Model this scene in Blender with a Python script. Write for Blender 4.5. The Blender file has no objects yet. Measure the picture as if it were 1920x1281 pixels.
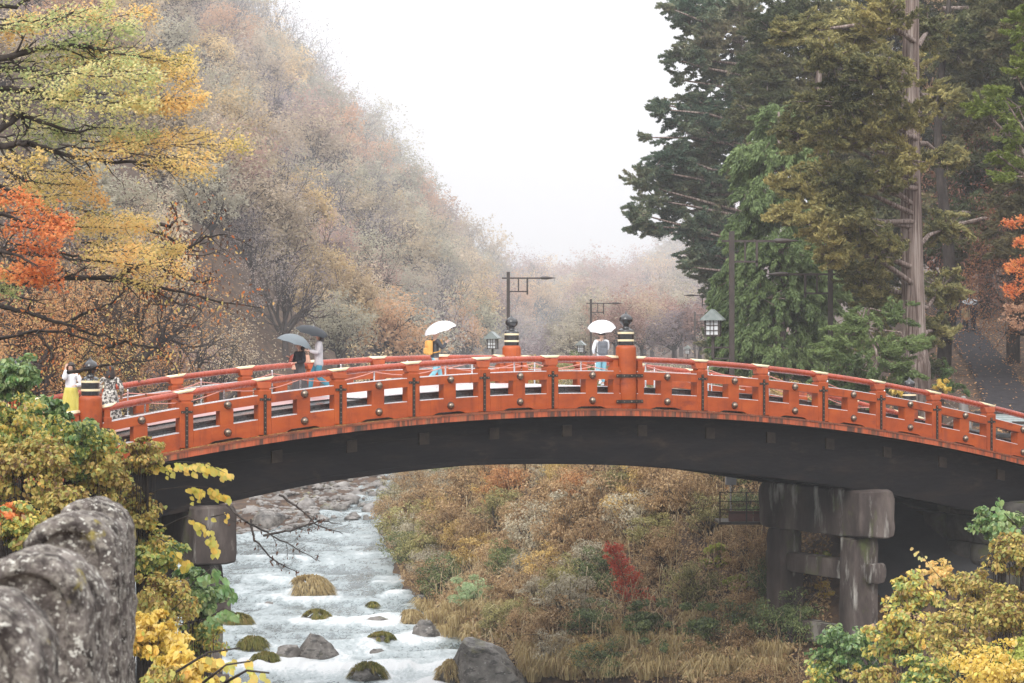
import bpy, bmesh, math, random
import numpy as np
from mathutils import Vector, Matrix, noise as mnoise
R = math.radians
C = bpy.context.scene.collection
SC = bpy.context.scene

# ------------------------------------------------------------------ camera, sky, sun, exposure
FPX, HOR = 4004.0, 651.3          # focal length and horizon row of the 1920 px wide photograph
cam = bpy.data.objects.new('camera', bpy.data.cameras.new('camera')); C.objects.link(cam)
cam.rotation_euler = (R(90), 0, 0)
cam.data.sensor_width = 36; cam.data.lens = FPX / 1920 * 36
cam.data.shift_y = (HOR - 640.5) / 1920
cam.data.clip_start = 0.1; cam.data.clip_end = 4000
cam.data.dof.use_dof = True; cam.data.dof.focus_distance = 57; cam.data.dof.aperture_fstop = 9
SC.camera = cam
SUN_EL, SUN_AZ = 38, 196          # degrees; azimuth measured clockwise from +Y
W = bpy.data.worlds.new('World'); SC.world = W; W.use_nodes = True
nt = W.node_tree; nt.nodes.clear()
sky = nt.nodes.new('ShaderNodeTexSky'); sky.sky_type = 'NISHITA'; sky.sun_disc = False
sky.sun_elevation = R(SUN_EL); sky.sun_rotation = R(SUN_AZ); sky.dust_density = 6; sky.air_density = 1
sc1 = nt.nodes.new('ShaderNodeVectorMath'); sc1.operation = 'SCALE'; sc1.inputs['Scale'].default_value = 0.08
hs = nt.nodes.new('ShaderNodeHueSaturation'); hs.inputs['Saturation'].default_value = 0.25
# closed cloud layer: a standard overcast sky, brighter overhead than at the horizon
tc = nt.nodes.new('ShaderNodeTexCoord'); sp = nt.nodes.new('ShaderNodeSeparateXYZ')
mr = nt.nodes.new('ShaderNodeMapRange'); mr.inputs['From Min'].default_value = 0; mr.inputs['From Max'].default_value = 1
mr.inputs['To Min'].default_value = 0.72; mr.inputs['To Max'].default_value = 2.3
cl = nt.nodes.new('ShaderNodeVectorMath'); cl.operation = 'SCALE'; cl.inputs[0].default_value = (0.965, 0.975, 1.0)
mx = nt.nodes.new('ShaderNodeMix'); mx.data_type = 'RGBA'; mx.inputs['Factor'].default_value = 0.88
bg = nt.nodes.new('ShaderNodeBackground'); wo = nt.nodes.new('ShaderNodeOutputWorld')
L = nt.links.new
L(sky.outputs[0], sc1.inputs[0]); L(sc1.outputs[0], hs.inputs['Color'])
L(tc.outputs['Generated'], sp.inputs[0]); L(sp.outputs['Z'], mr.inputs['Value']); L(mr.outputs[0], cl.inputs['Scale'])
L(hs.outputs[0], mx.inputs['A']); L(cl.outputs[0], mx.inputs['B']); L(mx.outputs['Result'], bg.inputs[0]); L(bg.outputs[0], wo.inputs[0])
bg.inputs['Strength'].default_value = 1.0
sd = bpy.data.lights.new('sun', 'SUN'); sd.energy = 1.5; sd.angle = R(28); sd.color = (1, 0.97, 0.92)
sun = bpy.data.objects.new('sun', sd); C.objects.link(sun)
az, el = R(SUN_AZ), R(SUN_EL)
sun.rotation_euler = Vector((math.sin(az)*math.cos(el), math.cos(az)*math.cos(el), math.sin(el))).to_track_quat('Z', 'Y').to_euler()
sun.location = (0, 0, 120)
SC.view_settings.view_transform = 'Standard'; SC.view_settings.look = 'None'
SC.view_settings.gamma = 1; SC.view_settings.use_curve_mapping = False
SC.view_settings.exposure = 0.45
SC.cycles.use_denoising = True
SC.cycles.max_bounces = 6; SC.cycles.diffuse_bounces = 3; SC.cycles.glossy_bounces = 2
SC.cycles.transmission_bounces = 3; SC.cycles.volume_bounces = 2; SC.cycles.transparent_max_bounces = 6
SC.cycles.use_adaptive_sampling = True
HAZE = 0.00055

# ------------------------------------------------------------------ helpers
def P(px, py, Y):                  # photograph pixel at distance Y -> world point
    return Vector(((px-960)/FPX*Y, Y, (HOR-py)/FPX*Y))
def tag(o, label=None, cat=None, group=None, kind=None):
    if label: o['label'] = label
    if cat: o['category'] = cat
    if group: o['group'] = group
    if kind: o['kind'] = kind
    return o
def empty(name, loc, label, cat, group=None, rz=0):
    o = bpy.data.objects.new(name, None); C.objects.link(o)
    o.location = loc; o.rotation_euler = (0, 0, rz); o.empty_display_size = 0.3
    return tag(o, label, cat, group)
def mesh(name, V, F, mat=None, smooth=False):
    V = np.asarray(V, dtype=np.float32)
    me = bpy.data.meshes.new(name)
    if isinstance(F, np.ndarray):
        n, k = F.shape
        me.vertices.add(len(V)); me.vertices.foreach_set('co', V.ravel())
        me.loops.add(n*k); me.loops.foreach_set('vertex_index', F.astype(np.int32).ravel())
        me.polygons.add(n); me.polygons.foreach_set('loop_start', np.arange(0, n*k, k, dtype=np.int32))
        me.polygons.foreach_set('loop_total', np.full(n, k, dtype=np.int32))
        if smooth: me.polygons.foreach_set('use_smooth', np.ones(n, dtype=bool))
        me.update(calc_edges=True)
    else:
        me.from_pydata([tuple(v) for v in V.tolist()], [], [tuple(f) for f in F])
        if smooth: me.polygons.foreach_set('use_smooth', np.ones(len(me.polygons), dtype=bool))
        me.update()
    if mat: me.materials.append(mat)
    return me
def root_of(o):
    while o.parent: o = o.parent
    return o
def ob(name, me, parent=None, loc=(0, 0, 0), rot=None, scale=None):
    o = bpy.data.objects.new(name, me); C.objects.link(o)
    o.parent = parent; o.location = loc
    if rot is not None: o.rotation_euler = rot
    if scale is not None: o.scale = scale if hasattr(scale, '__len__') else (scale,)*3
    return o
class MB:                          # mesh builder in world (or local) coordinates
    def __init__(s): s.V = []; s.F = []
    def add(s, V, F):
        b = len(s.V); s.V += [tuple(v) for v in V]; s.F += [tuple(i+b for i in f) for f in F]; return s
    def box(s, a, b, M=None):
        x0, y0, z0 = a; x1, y1, z1 = b
        V = [(x0,y0,z0),(x1,y0,z0),(x1,y1,z0),(x0,y1,z0),(x0,y0,z1),(x1,y0,z1),(x1,y1,z1),(x0,y1,z1)]
        if M is not None: V = [M @ Vector(v) for v in V]
        return s.add(V, [(0,3,2,1),(4,5,6,7),(0,1,5,4),(1,2,6,5),(2,3,7,6),(3,0,4,7)])
    def lathe(s, prof, n=24, c=(0,0,0), M=None):
        V = []; F = []
        for r, z in prof:
            for i in range(n):
                a = 2*math.pi*i/n; V.append((c[0]+r*math.cos(a), c[1]+r*math.sin(a), c[2]+z))
        for j in range(len(prof)-1):
            for i in range(n):
                k = (i+1) % n; F.append((j*n+i, j*n+k, (j+1)*n+k, (j+1)*n+i))
        F.append(tuple(range(n-1, -1, -1))); m = (len(prof)-1)*n; F.append(tuple(range(m, m+n)))
        if M is not None: V = [M @ Vector(v) for v in V]
        return s.add(V, F)
    def tube(s, pts, rad, n=8, caps=True):
        pts = [Vector(p) for p in pts]; m = len(pts)
        rs = rad if hasattr(rad, '__len__') else [rad]*m
        V = []; F = []; up = Vector((0.31, 0.17, 0.94))
        for i, p in enumerate(pts):
            t = (pts[min(i+1, m-1)] - pts[max(i-1, 0)]).normalized()
            if abs(t.dot(up)) > .95: up = Vector((1, 0.1, 0))
            a = t.cross(up).normalized(); b = t.cross(a)
            for k in range(n):
                q = 2*math.pi*k/n; V.append(p + (a*math.cos(q)+b*math.sin(q))*rs[i])
        for i in range(m-1):
            for k in range(n):
                l = (k+1) % n; F.append((i*n+k, i*n+l, (i+1)*n+l, (i+1)*n+k))
        if caps: F.append(tuple(range(n-1, -1, -1))); F.append(tuple(range((m-1)*n, m*n)))
        return s.add(V, F)
    def build(s, name, mat, parent=None, smooth=False, bevel=0, loc=None):
        """children are written in world coordinates and moved into their thing's space"""
        V = np.array(s.V, dtype=np.float64)
        if parent is not None and loc is None:
            V = V - np.array(root_of(parent).location)
        me = mesh(name, V, s.F, mat, smooth)
        o = ob(name, me, parent, loc or (0, 0, 0))
        if bevel:
            md = o.modifiers.new('bevel', 'BEVEL'); md.width = bevel; md.segments = 2; md.limit_method = 'ANGLE'
        return o
def unit(a): return a/np.maximum(np.linalg.norm(a, axis=1, keepdims=True), 1e-9)
def smooth_by_angle(o, a=40):
    me = o.data; me.polygons.foreach_set('use_smooth', np.ones(len(me.polygons), dtype=bool))
    bm = bmesh.new(); bm.from_mesh(me)
    for e in bm.edges:
        if len(e.link_faces) == 2 and e.calc_face_angle(0) > R(a): e.smooth = False
    bm.to_mesh(me); bm.free(); return o

# ------------------------------------------------------------------ materials
MATS = {}
def newmat(name):
    m = bpy.data.materials.new(name); m.use_nodes = True; m.node_tree.nodes.clear(); MATS[name] = m
    return m, m.node_tree
def nd(t, kind, **kw):
    n = t.nodes.new(kind)
    for k, v in kw.items():
        if k in n.inputs: n.inputs[k].default_value = v
        else: setattr(n, k, v)
    return n
def surf(name, cols, rough=(0.5, 0.7), scale=3.0, detail=6, metal=0, bump=0.2, bscale=None, stretch=(1,1,1), spec=0.5, stops=None, extra=None, dist=0.02, coat=0):
    """mottled surface: a colour ramp over stretched noise, rough and bump from finer noise"""
    m, t = newmat(name); l = t.links.new
    geo = nd(t, 'ShaderNodeNewGeometry'); mp = nd(t, 'ShaderNodeMapping'); mp.inputs['Scale'].default_value = stretch
    l(geo.outputs['Position'], mp.inputs[0])
    n1 = nd(t, 'ShaderNodeTexNoise', Scale=scale, Detail=detail, Roughness=0.62); l(mp.outputs[0], n1.inputs['Vector'])
    cr = nd(t, 'ShaderNodeValToRGB'); e = cr.color_ramp.elements
    st = stops or [0.3 + 0.4*i/(max(1, len(cols)-1)) for i in range(len(cols))]
    e[0].position = st[0]; e[0].color = (*cols[0], 1); e[1].position = st[-1]; e[1].color = (*cols[-1], 1)
    for i in range(1, len(cols)-1): q = e.new(st[i]); q.color = (*cols[i], 1)
    l(n1.outputs['Fac'], cr.inputs[0])
    n2 = nd(t, 'ShaderNodeTexNoise', Scale=bscale or scale*6, Detail=5, Roughness=0.6); l(mp.outputs[0], n2.inputs['Vector'])
    mrr = nd(t, 'ShaderNodeMapRange'); mrr.inputs['From Min'].default_value = .3; mrr.inputs['From Max'].default_value = .7
    mrr.inputs['To Min'].default_value = rough[0]; mrr.inputs['To Max'].default_value = rough[1]
    l(n2.outputs['Fac'], mrr.inputs['Value'])
    bs = nd(t, 'ShaderNodeBsdfPrincipled', Metallic=metal); bs.inputs['Specular IOR Level'].default_value = spec
    bs.inputs['Coat Weight'].default_value = coat; bs.inputs['Coat Roughness'].default_value = 0.15
    bp = nd(t, 'ShaderNodeBump', Strength=bump, Distance=dist); l(n2.outputs['Fac'], bp.inputs['Height'])
    col = cr.outputs[0]
    if extra: col = extra(t, l, geo, col)
    l(col, bs.inputs['Base Color']); l(mrr.outputs[0], bs.inputs['Roughness']); l(bp.outputs[0], bs.inputs['Normal'])
    o = nd(t, 'ShaderNodeOutputMaterial'); l(bs.outputs[0], o.inputs[0]); return m
def overlay(col2, scale, lo, hi, stretch=(1,1,1), amount=1.0, detail=5, seed=0.0):
    """patches of a second colour (lichen, stains, fallen leaves) with a shape of their own"""
    def f(t, l, geo, col):
        mp = nd(t, 'ShaderNodeMapping'); mp.inputs['Scale'].default_value = stretch; mp.inputs['Location'].default_value = (seed, seed*1.7, seed*.3)
        l(geo.outputs['Position'], mp.inputs[0])
        n = nd(t, 'ShaderNodeTexNoise', Scale=scale, Detail=detail, Roughness=0.65); l(mp.outputs[0], n.inputs['Vector'])
        m = nd(t, 'ShaderNodeMapRange'); m.inputs['From Min'].default_value = lo; m.inputs['From Max'].default_value = hi
        m.inputs['To Max'].default_value = amount; l(n.outputs['Fac'], m.inputs['Value'])
        x = nd(t, 'ShaderNodeMix', data_type='RGBA'); x.inputs['B'].default_value = (*col2, 1)
        l(m.outputs[0], x.inputs['Factor']); l(col, x.inputs['A']); return x.outputs['Result']
    return f
def chain(*fs):
    def f(t, l, geo, col):
        for g in fs: col = g(t, l, geo, col)
        return col
    return f
def leafmat(name, cols, trans=0.4, nscale=0.35, rough=0.45, mixn=0.45, spec=0.4, stops=None):
    """leaves: colour from a random value per leaf and a slow noise through the crown"""
    m, t = newmat(name); l = t.links.new
    geo = nd(t, 'ShaderNodeNewGeometry'); oi = nd(t, 'ShaderNodeObjectInfo')
    n = nd(t, 'ShaderNodeTexNoise', Scale=nscale, Detail=3, Roughness=0.6)
    l(geo.outputs['Position'], n.inputs['Vector'])
    st = nd(t, 'ShaderNodeMapRange'); st.inputs['From Min'].default_value = .32; st.inputs['From Max'].default_value = .68; l(n.outputs['Fac'], st.inputs['Value'])
    mxv = nd(t, 'ShaderNodeMix'); mxv.inputs['Factor'].default_value = mixn
    l(geo.outputs['Random Per Island'], mxv.inputs['A']); l(st.outputs[0], mxv.inputs['B'])
    cr = nd(t, 'ShaderNodeValToRGB'); e = cr.color_ramp.elements; k = len(cols)
    s_ = stops or [0.15 + 0.7*i/(max(1, k-1)) for i in range(k)]
    e[0].position = s_[0]; e[0].color = (*cols[0], 1); e[1].position = s_[-1]; e[1].color = (*cols[-1], 1)
    for i in range(1, k-1): q = e.new(s_[i]); q.color = (*cols[i], 1)
    l(mxv.outputs['Result'], cr.inputs[0])
    tint = nd(t, 'ShaderNodeMix', data_type='RGBA', blend_type='MULTIPLY'); tint.inputs['Factor'].default_value = 1
    l(cr.outputs[0], tint.inputs['A']); l(oi.outputs['Color'], tint.inputs['B'])
    bs = nd(t, 'ShaderNodeBsdfPrincipled', Roughness=rough); bs.inputs['Specular IOR Level'].default_value = spec
    tr = nd(t, 'ShaderNodeBsdfTranslucent'); ms = nd(t, 'ShaderNodeMixShader', Fac=trans)
    l(tint.outputs['Result'], bs.inputs['Base Color']); l(tint.outputs['Result'], tr.inputs[0])
    l(bs.outputs[0], ms.inputs[1]); l(tr.outputs[0], ms.inputs[2])
    o = nd(t, 'ShaderNodeOutputMaterial'); l(ms.outputs[0], o.inputs[0]); return m

M_red = surf('vermilion_lacquer', [(.27,.041,.002),(.36,.058,.003),(.43,.080,.005)], rough=(.42,.62), scale=1.6, bump=.08, bscale=14, stretch=(1,1,2),
             extra=chain(overlay((.17,.026,.010), .8, .60, .67, (1,1,1.5), .75), overlay((.15,.022,.006), 4.5, .54, .70, (1,1,.10), .55, 7, 3), overlay((.50,.11,.03), 6, .62, .72, (1,1,.4), .5, 8, 11)), coat=.04)
M_rail = surf('wet_rail_lacquer', [(.22,.034,.012),(.32,.042,.012),(.40,.055,.014)], rough=(.2,.34), scale=2.2, bump=.012, coat=.4)
M_fascia = surf('weathered_fascia', [(.13,.05,.025),(.36,.075,.025),(.48,.10,.035),(.30,.11,.05)], rough=(.35,.6), scale=2.6, stretch=(1.6,1.6,.25), stops=[.38,.47,.56,.66], bump=.2,
                extra=overlay((.035,.028,.025), 2.6, .50, .60, (1.6,1.6,.12), .85))
M_ledge = surf('wet_ledge_wood', [(.10,.035,.02),(.20,.06,.03),(.30,.08,.03)], rough=(.2,.45), scale=2.5, bump=.2)
M_girder = surf('black_girder', [(.005,.004,.005),(.009,.008,.009),(.020,.014,.012)], rough=(.55,.85), scale=1.2, stretch=(.5,.5,2.5), bump=.25, spec=.15,
                extra=overlay((.06,.04,.028), 1.3, .56, .75, (.5,.5,1.4), .8, 9))
M_deck = surf('wet_deck_planks', [(.03,.028,.03),(.08,.07,.07)], rough=(.2,.4), scale=2, bump=.1, coat=.6)
M_carpet = surf('rose_carpet', [(.46,.27,.27),(.56,.36,.36)], rough=(.3,.5), scale=1.5, bump=.1, coat=.4)
M_cap = surf('pale_flashing', [(.62,.63,.66),(.8,.8,.82)], rough=(.15,.35), scale=3, bump=.05, metal=.2)
M_gold = surf('gilt_fitting', [(.90,.74,.45),(.95,.82,.58)], rough=(.3,.45), scale=8, metal=.25, bump=.05)
M_black = surf('black_lacquer', [(.010,.010,.012),(.018,.016,.018)], rough=(.12,.3), scale=4, bump=.04, coat=.6)
M_iron = surf('iron_strap', [(.025,.020,.018),(.06,.045,.035)], rough=(.35,.6), scale=12, metal=.5, bump=.2)
M_boss = surf('bronze_boss', [(.16,.12,.09),(.35,.28,.22)], rough=(.2,.4), scale=12, metal=.9, bump=.1)
M_steel = surf('stainless_steel', [(.55,.55,.56),(.7,.7,.7)], rough=(.2,.35), scale=5, metal=.9, bump=.03)
M_rope = surf('pink_rope', [(.55,.22,.18),(.65,.32,.26)], rough=(.6,.8), scale=20, bump=.3)
M_pier = surf('mossy_pier_stone', [(.020,.016,.015),(.065,.050,.045),(.16,.13,.115)], rough=(.7,.95), scale=1.1, stretch=(1,1,.35), bump=.5, bscale=9, spec=.25,
              extra=chain(overlay((.44,.42,.38), 1.6, .55, .68, (1.3,1.3,.30), .85, 9, 3), overlay((.10,.12,.035), 1.0, .58, .70, (1,1,.6), .7, 5, 9)))
M_lichen = surf('lichened_granite', [(.035,.028,.026),(.105,.088,.080),(.24,.21,.19)], rough=(.8,.95), scale=11, detail=12, bump=1.0, bscale=60, spec=.15, dist=.010, stops=[.36,.5,.64],
                extra=chain(overlay((.32,.29,.25), 26, .48, .60, amount=.75, detail=10, seed=8), overlay((.58,.56,.50), 46, .585, .615, amount=.9, detail=4, seed=1), overlay((.62,.60,.54), 18, .64, .67, amount=.9, detail=6, seed=3), overlay((.36,.29,.06), 6, .64, .72, amount=.75, detail=9, seed=5), overlay((.02,.016,.015), 13, .55, .66, (1,1,.6), .8, 9, seed=12)))
M_rock = surf('river_boulder', [(.045,.040,.036),(.15,.135,.12),(.30,.275,.25)], rough=(.35,.8), scale=2.2, detail=10, bump=.9, bscale=11, dist=.04,
              extra=chain(overlay((.13,.125,.03), 1.1, .58, .68, amount=.8, seed=2, detail=8), overlay((.46,.44,.42), 7, .60, .68, amount=.6, seed=7), overlay((.03,.027,.025), 2.6, .56, .60, (1,1,2.5), .7, 3, seed=17)))
M_rockpale = surf('pale_river_stone', [(.10,.092,.085),(.22,.20,.185),(.38,.36,.34)], rough=(.55,.9), scale=1.5, bump=.5, bscale=8, dist=.03,
                  extra=overlay((.22,.20,.06), .8, .58, .68, amount=.7, seed=4))
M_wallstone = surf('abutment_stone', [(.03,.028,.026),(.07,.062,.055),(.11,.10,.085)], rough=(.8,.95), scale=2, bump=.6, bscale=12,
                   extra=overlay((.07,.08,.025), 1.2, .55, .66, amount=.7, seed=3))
M_soil = surf('leaf_litter_soil', [(.045,.030,.024),(.09,.06,.045),(.16,.105,.06)], rough=(.8,1), scale=1.4, bump=.6, bscale=14, spec=.2, dist=.05,
              extra=overlay((.22,.11,.04), 6, .58, .66, amount=.6, seed=2))
M_road = surf('wet_asphalt', [(.04,.04,.043),(.07,.07,.074)], rough=(.25,.5), scale=1, bump=.2, bscale=40)
M_path = surf('cobbled_path', [(.022,.019,.02),(.055,.050,.055)], spec=.1, rough=(.75,.95), scale=2.6, bump=.6, bscale=7, dist=.05)
M_bark = surf('dark_bark', [(.022,.017,.015),(.05,.04,.036),(.09,.075,.065)], rough=(.7,.95), scale=5, stretch=(1,1,.3), bump=.6, spec=.2)
M_cedar = surf('cedar_bark', [(.11,.075,.062),(.25,.19,.165),(.42,.35,.31)], rough=(.8,.95), scale=3.2, stretch=(3.4,3.4,.13), bump=1.0, bscale=4.2, spec=.2, dist=.1, stops=[.38,.5,.64])
M_farbark = surf('grey_bark', [(.045,.035,.033),(.09,.075,.07)], rough=(.8,.95), scale=1, bump=.2, spec=.2)
M_pole = surf('brown_pole', [(.030,.022,.019),(.055,.04,.033)], rough=(.4,.6), scale=4, bump=.1)
M_roof = surf('lantern_copper_roof', [(.20,.24,.23),(.34,.37,.36)], rough=(.25,.45), scale=6, metal=.3, bump=.1)
M_paper = surf('lantern_pane', [(.62,.64,.66),(.75,.77,.78)], rough=(.2,.4), scale=3, bump=.02)
M_grey = surf('grey_box_metal', [(.42,.40,.43),(.5,.48,.5)], rough=(.4,.6), scale=2, bump=.05)
M_kerb = surf('street_stone', [(.14,.13,.12),(.24,.22,.2)], rough=(.7,.9), scale=3, bump=.3)

# leaves
LM = {  # hillside palettes paled and greyed: distance haze put into the leaf colour
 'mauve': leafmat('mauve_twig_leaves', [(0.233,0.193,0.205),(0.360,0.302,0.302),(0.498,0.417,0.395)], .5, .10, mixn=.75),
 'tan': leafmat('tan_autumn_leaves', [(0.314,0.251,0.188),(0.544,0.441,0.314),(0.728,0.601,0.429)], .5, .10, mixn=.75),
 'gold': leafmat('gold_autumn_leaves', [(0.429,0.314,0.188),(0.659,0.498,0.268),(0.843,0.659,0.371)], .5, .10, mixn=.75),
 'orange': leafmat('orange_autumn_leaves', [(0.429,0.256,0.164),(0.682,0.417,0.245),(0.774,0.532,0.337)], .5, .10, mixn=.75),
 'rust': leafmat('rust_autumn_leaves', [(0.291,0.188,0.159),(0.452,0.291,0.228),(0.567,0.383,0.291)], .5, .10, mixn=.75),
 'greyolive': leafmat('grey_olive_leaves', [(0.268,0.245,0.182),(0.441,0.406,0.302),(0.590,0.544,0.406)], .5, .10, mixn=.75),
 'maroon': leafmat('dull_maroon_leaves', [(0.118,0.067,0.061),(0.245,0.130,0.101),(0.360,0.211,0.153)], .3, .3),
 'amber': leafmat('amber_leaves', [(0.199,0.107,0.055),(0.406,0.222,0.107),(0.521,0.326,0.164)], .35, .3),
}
L_cedar = leafmat('cedar_foliage', [(0.055,0.075,0.035),(0.108,0.129,0.057),(0.193,0.180,0.086),(0.289,0.237,0.113)], .2, .22, .6, .7, .25)
L_cedar_yel = leafmat('cedar_olive_foliage', [(0.076,0.085,0.040),(0.179,0.177,0.073),(0.359,0.319,0.125),(0.524,0.439,0.172)], .25, .3, .6, .65, .25)
L_fir = leafmat('fir_foliage', [(0.052,0.094,0.067),(0.096,0.151,0.097),(0.192,0.217,0.125),(0.313,0.273,0.167)], .15, .25, .6, .7, .25)
L_cypress = leafmat('cypress_foliage', [(0.090,0.134,0.057),(0.179,0.247,0.095),(0.289,0.367,0.152)], .25, .25, .6, .6, .25)
L_bright = leafmat('bright_green_foliage', [(.09,.12,.03),(.19,.24,.05),(.30,.34,.09)], .35, .6, .5, .5)
L_gmix = leafmat('turning_shrub_leaves', [(0.062,0.125,0.037),(0.188,0.288,0.075),(0.525,0.550,0.150),(0.825,0.600,0.125),(0.450,0.275,0.138)], .35, .8, .3, .5, .6)
L_green = leafmat('green_shrub_leaves', [(.05,.10,.035),(.12,.22,.07),(.26,.38,.13),(.44,.50,.22)], .35, 1.0, .28, .4, .6)
L_ymix = leafmat('yellow_brown_leaves', [(.15,.08,.03),(.38,.25,.07),(.74,.55,.15),(.32,.37,.09),(.56,.44,.13)], .35, 1.3, .4, .35, .5)
L_yellow = leafmat('yellow_leaves', [(.62,.46,.08),(.82,.60,.12),(.90,.72,.28)], .45, .8, .4, .4)
L_mapley = leafmat('yellow_maple_leaves', [(.42,.42,.14),(.76,.58,.20),(.92,.68,.28),(.88,.52,.18)], .5, .55, .4, .6)
L_mapleg = leafmat('green_yellow_maple_leaves', [(0.273,0.378,0.137),(0.483,0.546,0.231),(0.777,0.714,0.336),(0.920,0.735,0.336)], .5, .5, .4, .55)
L_mapleo = leafmat('orange_maple_leaves', [(.62,.16,.05),(.80,.26,.08),(.86,.42,.14)], .45, .8, .4, .4)
L_red = leafmat('red_leaves', [(.42,.05,.025),(.62,.09,.04),(.70,.16,.07)], .4, .8, .4, .4)
L_brownleaf = leafmat('withered_brown_leaves', [(.09,.04,.025),(.20,.09,.05)], .3, .8, .6, .4)
L_bank = {
 'brown': leafmat('bank_brown_leaves', [(0.156,0.090,0.042),(0.432,0.282,0.138),(0.696,0.504,0.288)], .4, .9, .6, .4, .3),
 'gold': leafmat('bank_gold_leaves', [(0.240,0.156,0.048),(0.624,0.432,0.144),(0.850,0.648,0.288)], .4, .9, .6, .4, .3),
 'olive': leafmat('bank_olive_leaves', [(0.096,0.096,0.034),(0.312,0.288,0.108),(0.576,0.504,0.228)], .4, .9, .6, .4, .3),
 'pale': leafmat('bank_pale_leaves', [(.24,.20,.13),(.48,.42,.30),(.68,.62,.48)], .4, .9, .6, .4, .3),
 'rust': leafmat('bank_rust_leaves', [(0.216,0.096,0.042),(0.528,0.264,0.108),(0.696,0.408,0.192)], .4, .9, .6, .4, .3),
 'green': leafmat('bank_green_leaves', [(.05,.08,.028),(.15,.20,.075),(.34,.38,.16)], .4, .9, .5, .4, .3),
 'straw': leafmat('straw_stalks', [(.30,.20,.10),(.52,.39,.21),(.68,.56,.36)], .4, .9, .6, .4, .3),
}
L_palegreen = leafmat('pale_green_feathery_leaves', [(.20,.30,.14),(.38,.50,.26),(.52,.62,.36)], .4, 1, .5, .4)
L_yelgreen = leafmat('yellow_green_leaves', [(.22,.26,.04),(.42,.46,.08),(.58,.56,.14)], .4, 1, .5, .4)
L_grass = leafmat('dry_grass', [(.28,.19,.09),(.50,.38,.18),(.66,.54,.30)], .4, .8, .6, .4)
L_moss = leafmat('mossy_tuft', [(.10,.11,.02),(.22,.21,.04),(.34,.24,.08)], .3, 1.5, .7, .5)

# ------------------------------------------------------------------ terrain functions
def lerp(x, xs, ys): return np.interp(x, xs, ys)
def sstep(a, b, x):
    t = np.clip((x-a)/(b-a), 0, 1); return t*t*(3-2*t)
def zw(Y): return np.where(Y < 150, -10.5 + .018*(np.maximum(Y, 20)-66), -9 + .0085*(np.minimum(Y, 950)-150))
_LY = [-40, 0, 10, 14, 17, 25, 35, 45, 55, 70, 90, 108, 114, 122, 137, 152, 220, 460, 700, 950, 1080, 1300, 1500]
_LX = [3, 3, 1, -1, -4, -5.5, -7.5, -9.0, -10.6, -13, -16, -15.5, -11.4, -9.9, -9.0, -8.4, -8.5, -4, 1.5, 7, -25, -140, -260]
_RY = [-40, 0, 20, 40, 50, 56, 60, 64, 67, 70, 73, 76, 83, 90, 109, 150, 180, 250, 400, 560, 800, 1000]
_RX = [16, 15, 14, 14, 12, 11, 9.0, 3.8, -.2, -1.0, -1.7, -2.3, -3.4, -4.8, -6.6, -7.2, -3.5, 1.5, 8, 18, 30, 40]
def XL(Y): return lerp(Y, _LY, _LX)
def XR(Y): return lerp(Y, _RY, _RX)
def road_z(Y): return -3.0 + .010*(np.clip(Y, 40, 200)-70)
def path_x(Y): return lerp(Y, [60, 80, 100, 120, 160, 220], [16.5, 19.0, 22.5, 25.6, 32, 46])
def bumps(X, Y, a=.25):
    return a*(np.sin(X*.83+Y*.37)+np.sin(X*.31-Y*.71+1.3)+.6*np.sin(X*1.9+Y*1.3+.4)+.5*np.sin(Y*2.3-X*.9))*.5
def H(X, Y):
    X = np.asarray(X, float); Y = np.asarray(Y, float)
    w = zw(Y)
    DL = XL(Y)-X; DR = X-XR(Y)
    sl = lerp(Y, [0, 14, 18, 26, 90, 140, 600, 960, 1300], [3, 3, 1.6, .95, .8, 1.06, 1.07, 1.06, .5])
    cap = -2.35 + sstep(85, 140, Y)*320 + sstep(6, 14, -X-0)*0
    cap = np.where(Y < 20, -1.95, cap)
    flat = sstep(104, 112, Y)*sstep(176, 158, Y)*7.0
    hl = np.minimum(w + sl*np.maximum(DL-flat, 0) + .05*np.minimum(np.maximum(DL, 0), flat+.01), cap); hl = np.where(hl < -1, hl, -1 + (hl+1)*.98)
    hl = np.minimum(hl, 205)
    sr = lerp(Y, [50, 58, 66, 70, 75, 90, 116, 200, 400], [.8, .40, .34, .50, .66, .95, 1.25, .9, .5])
    rz = road_z(Y)
    top = rz + sstep(path_x(Y)-6.5, path_x(Y)-1.5, X)*np.clip(.075*(Y-80), 0, 9)*sstep(330, 180, Y) + np.clip(X-path_x(Y)-2.2, 0, 60)*.42*sstep(60, 90, Y)
    far = sstep(550, 1350, Y)*22
    hr = np.minimum(w + sr*DR, top + far)
    h = np.where(DL > 0, hl, np.where(DR > 0, hr, w - .9 - .05*np.minimum(-DL, -DR)))
    h = np.where((DL <= 0) & (Y > 850), np.maximum(h, np.minimum(-4.5 + far, -4.5 + far)), h)
    h = np.where((DL > 0) & (Y > 980), np.maximum(np.minimum(h, 60), -4.5+far), h)
    n = np.where((DL > 0) | (DR > 0.3), bumps(X, Y, .3), 0)*np.where((DR > 0) & (hr > rz-.4), .12, 1)*np.where(Y < 20, 0, 1)
    return h + n

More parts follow.
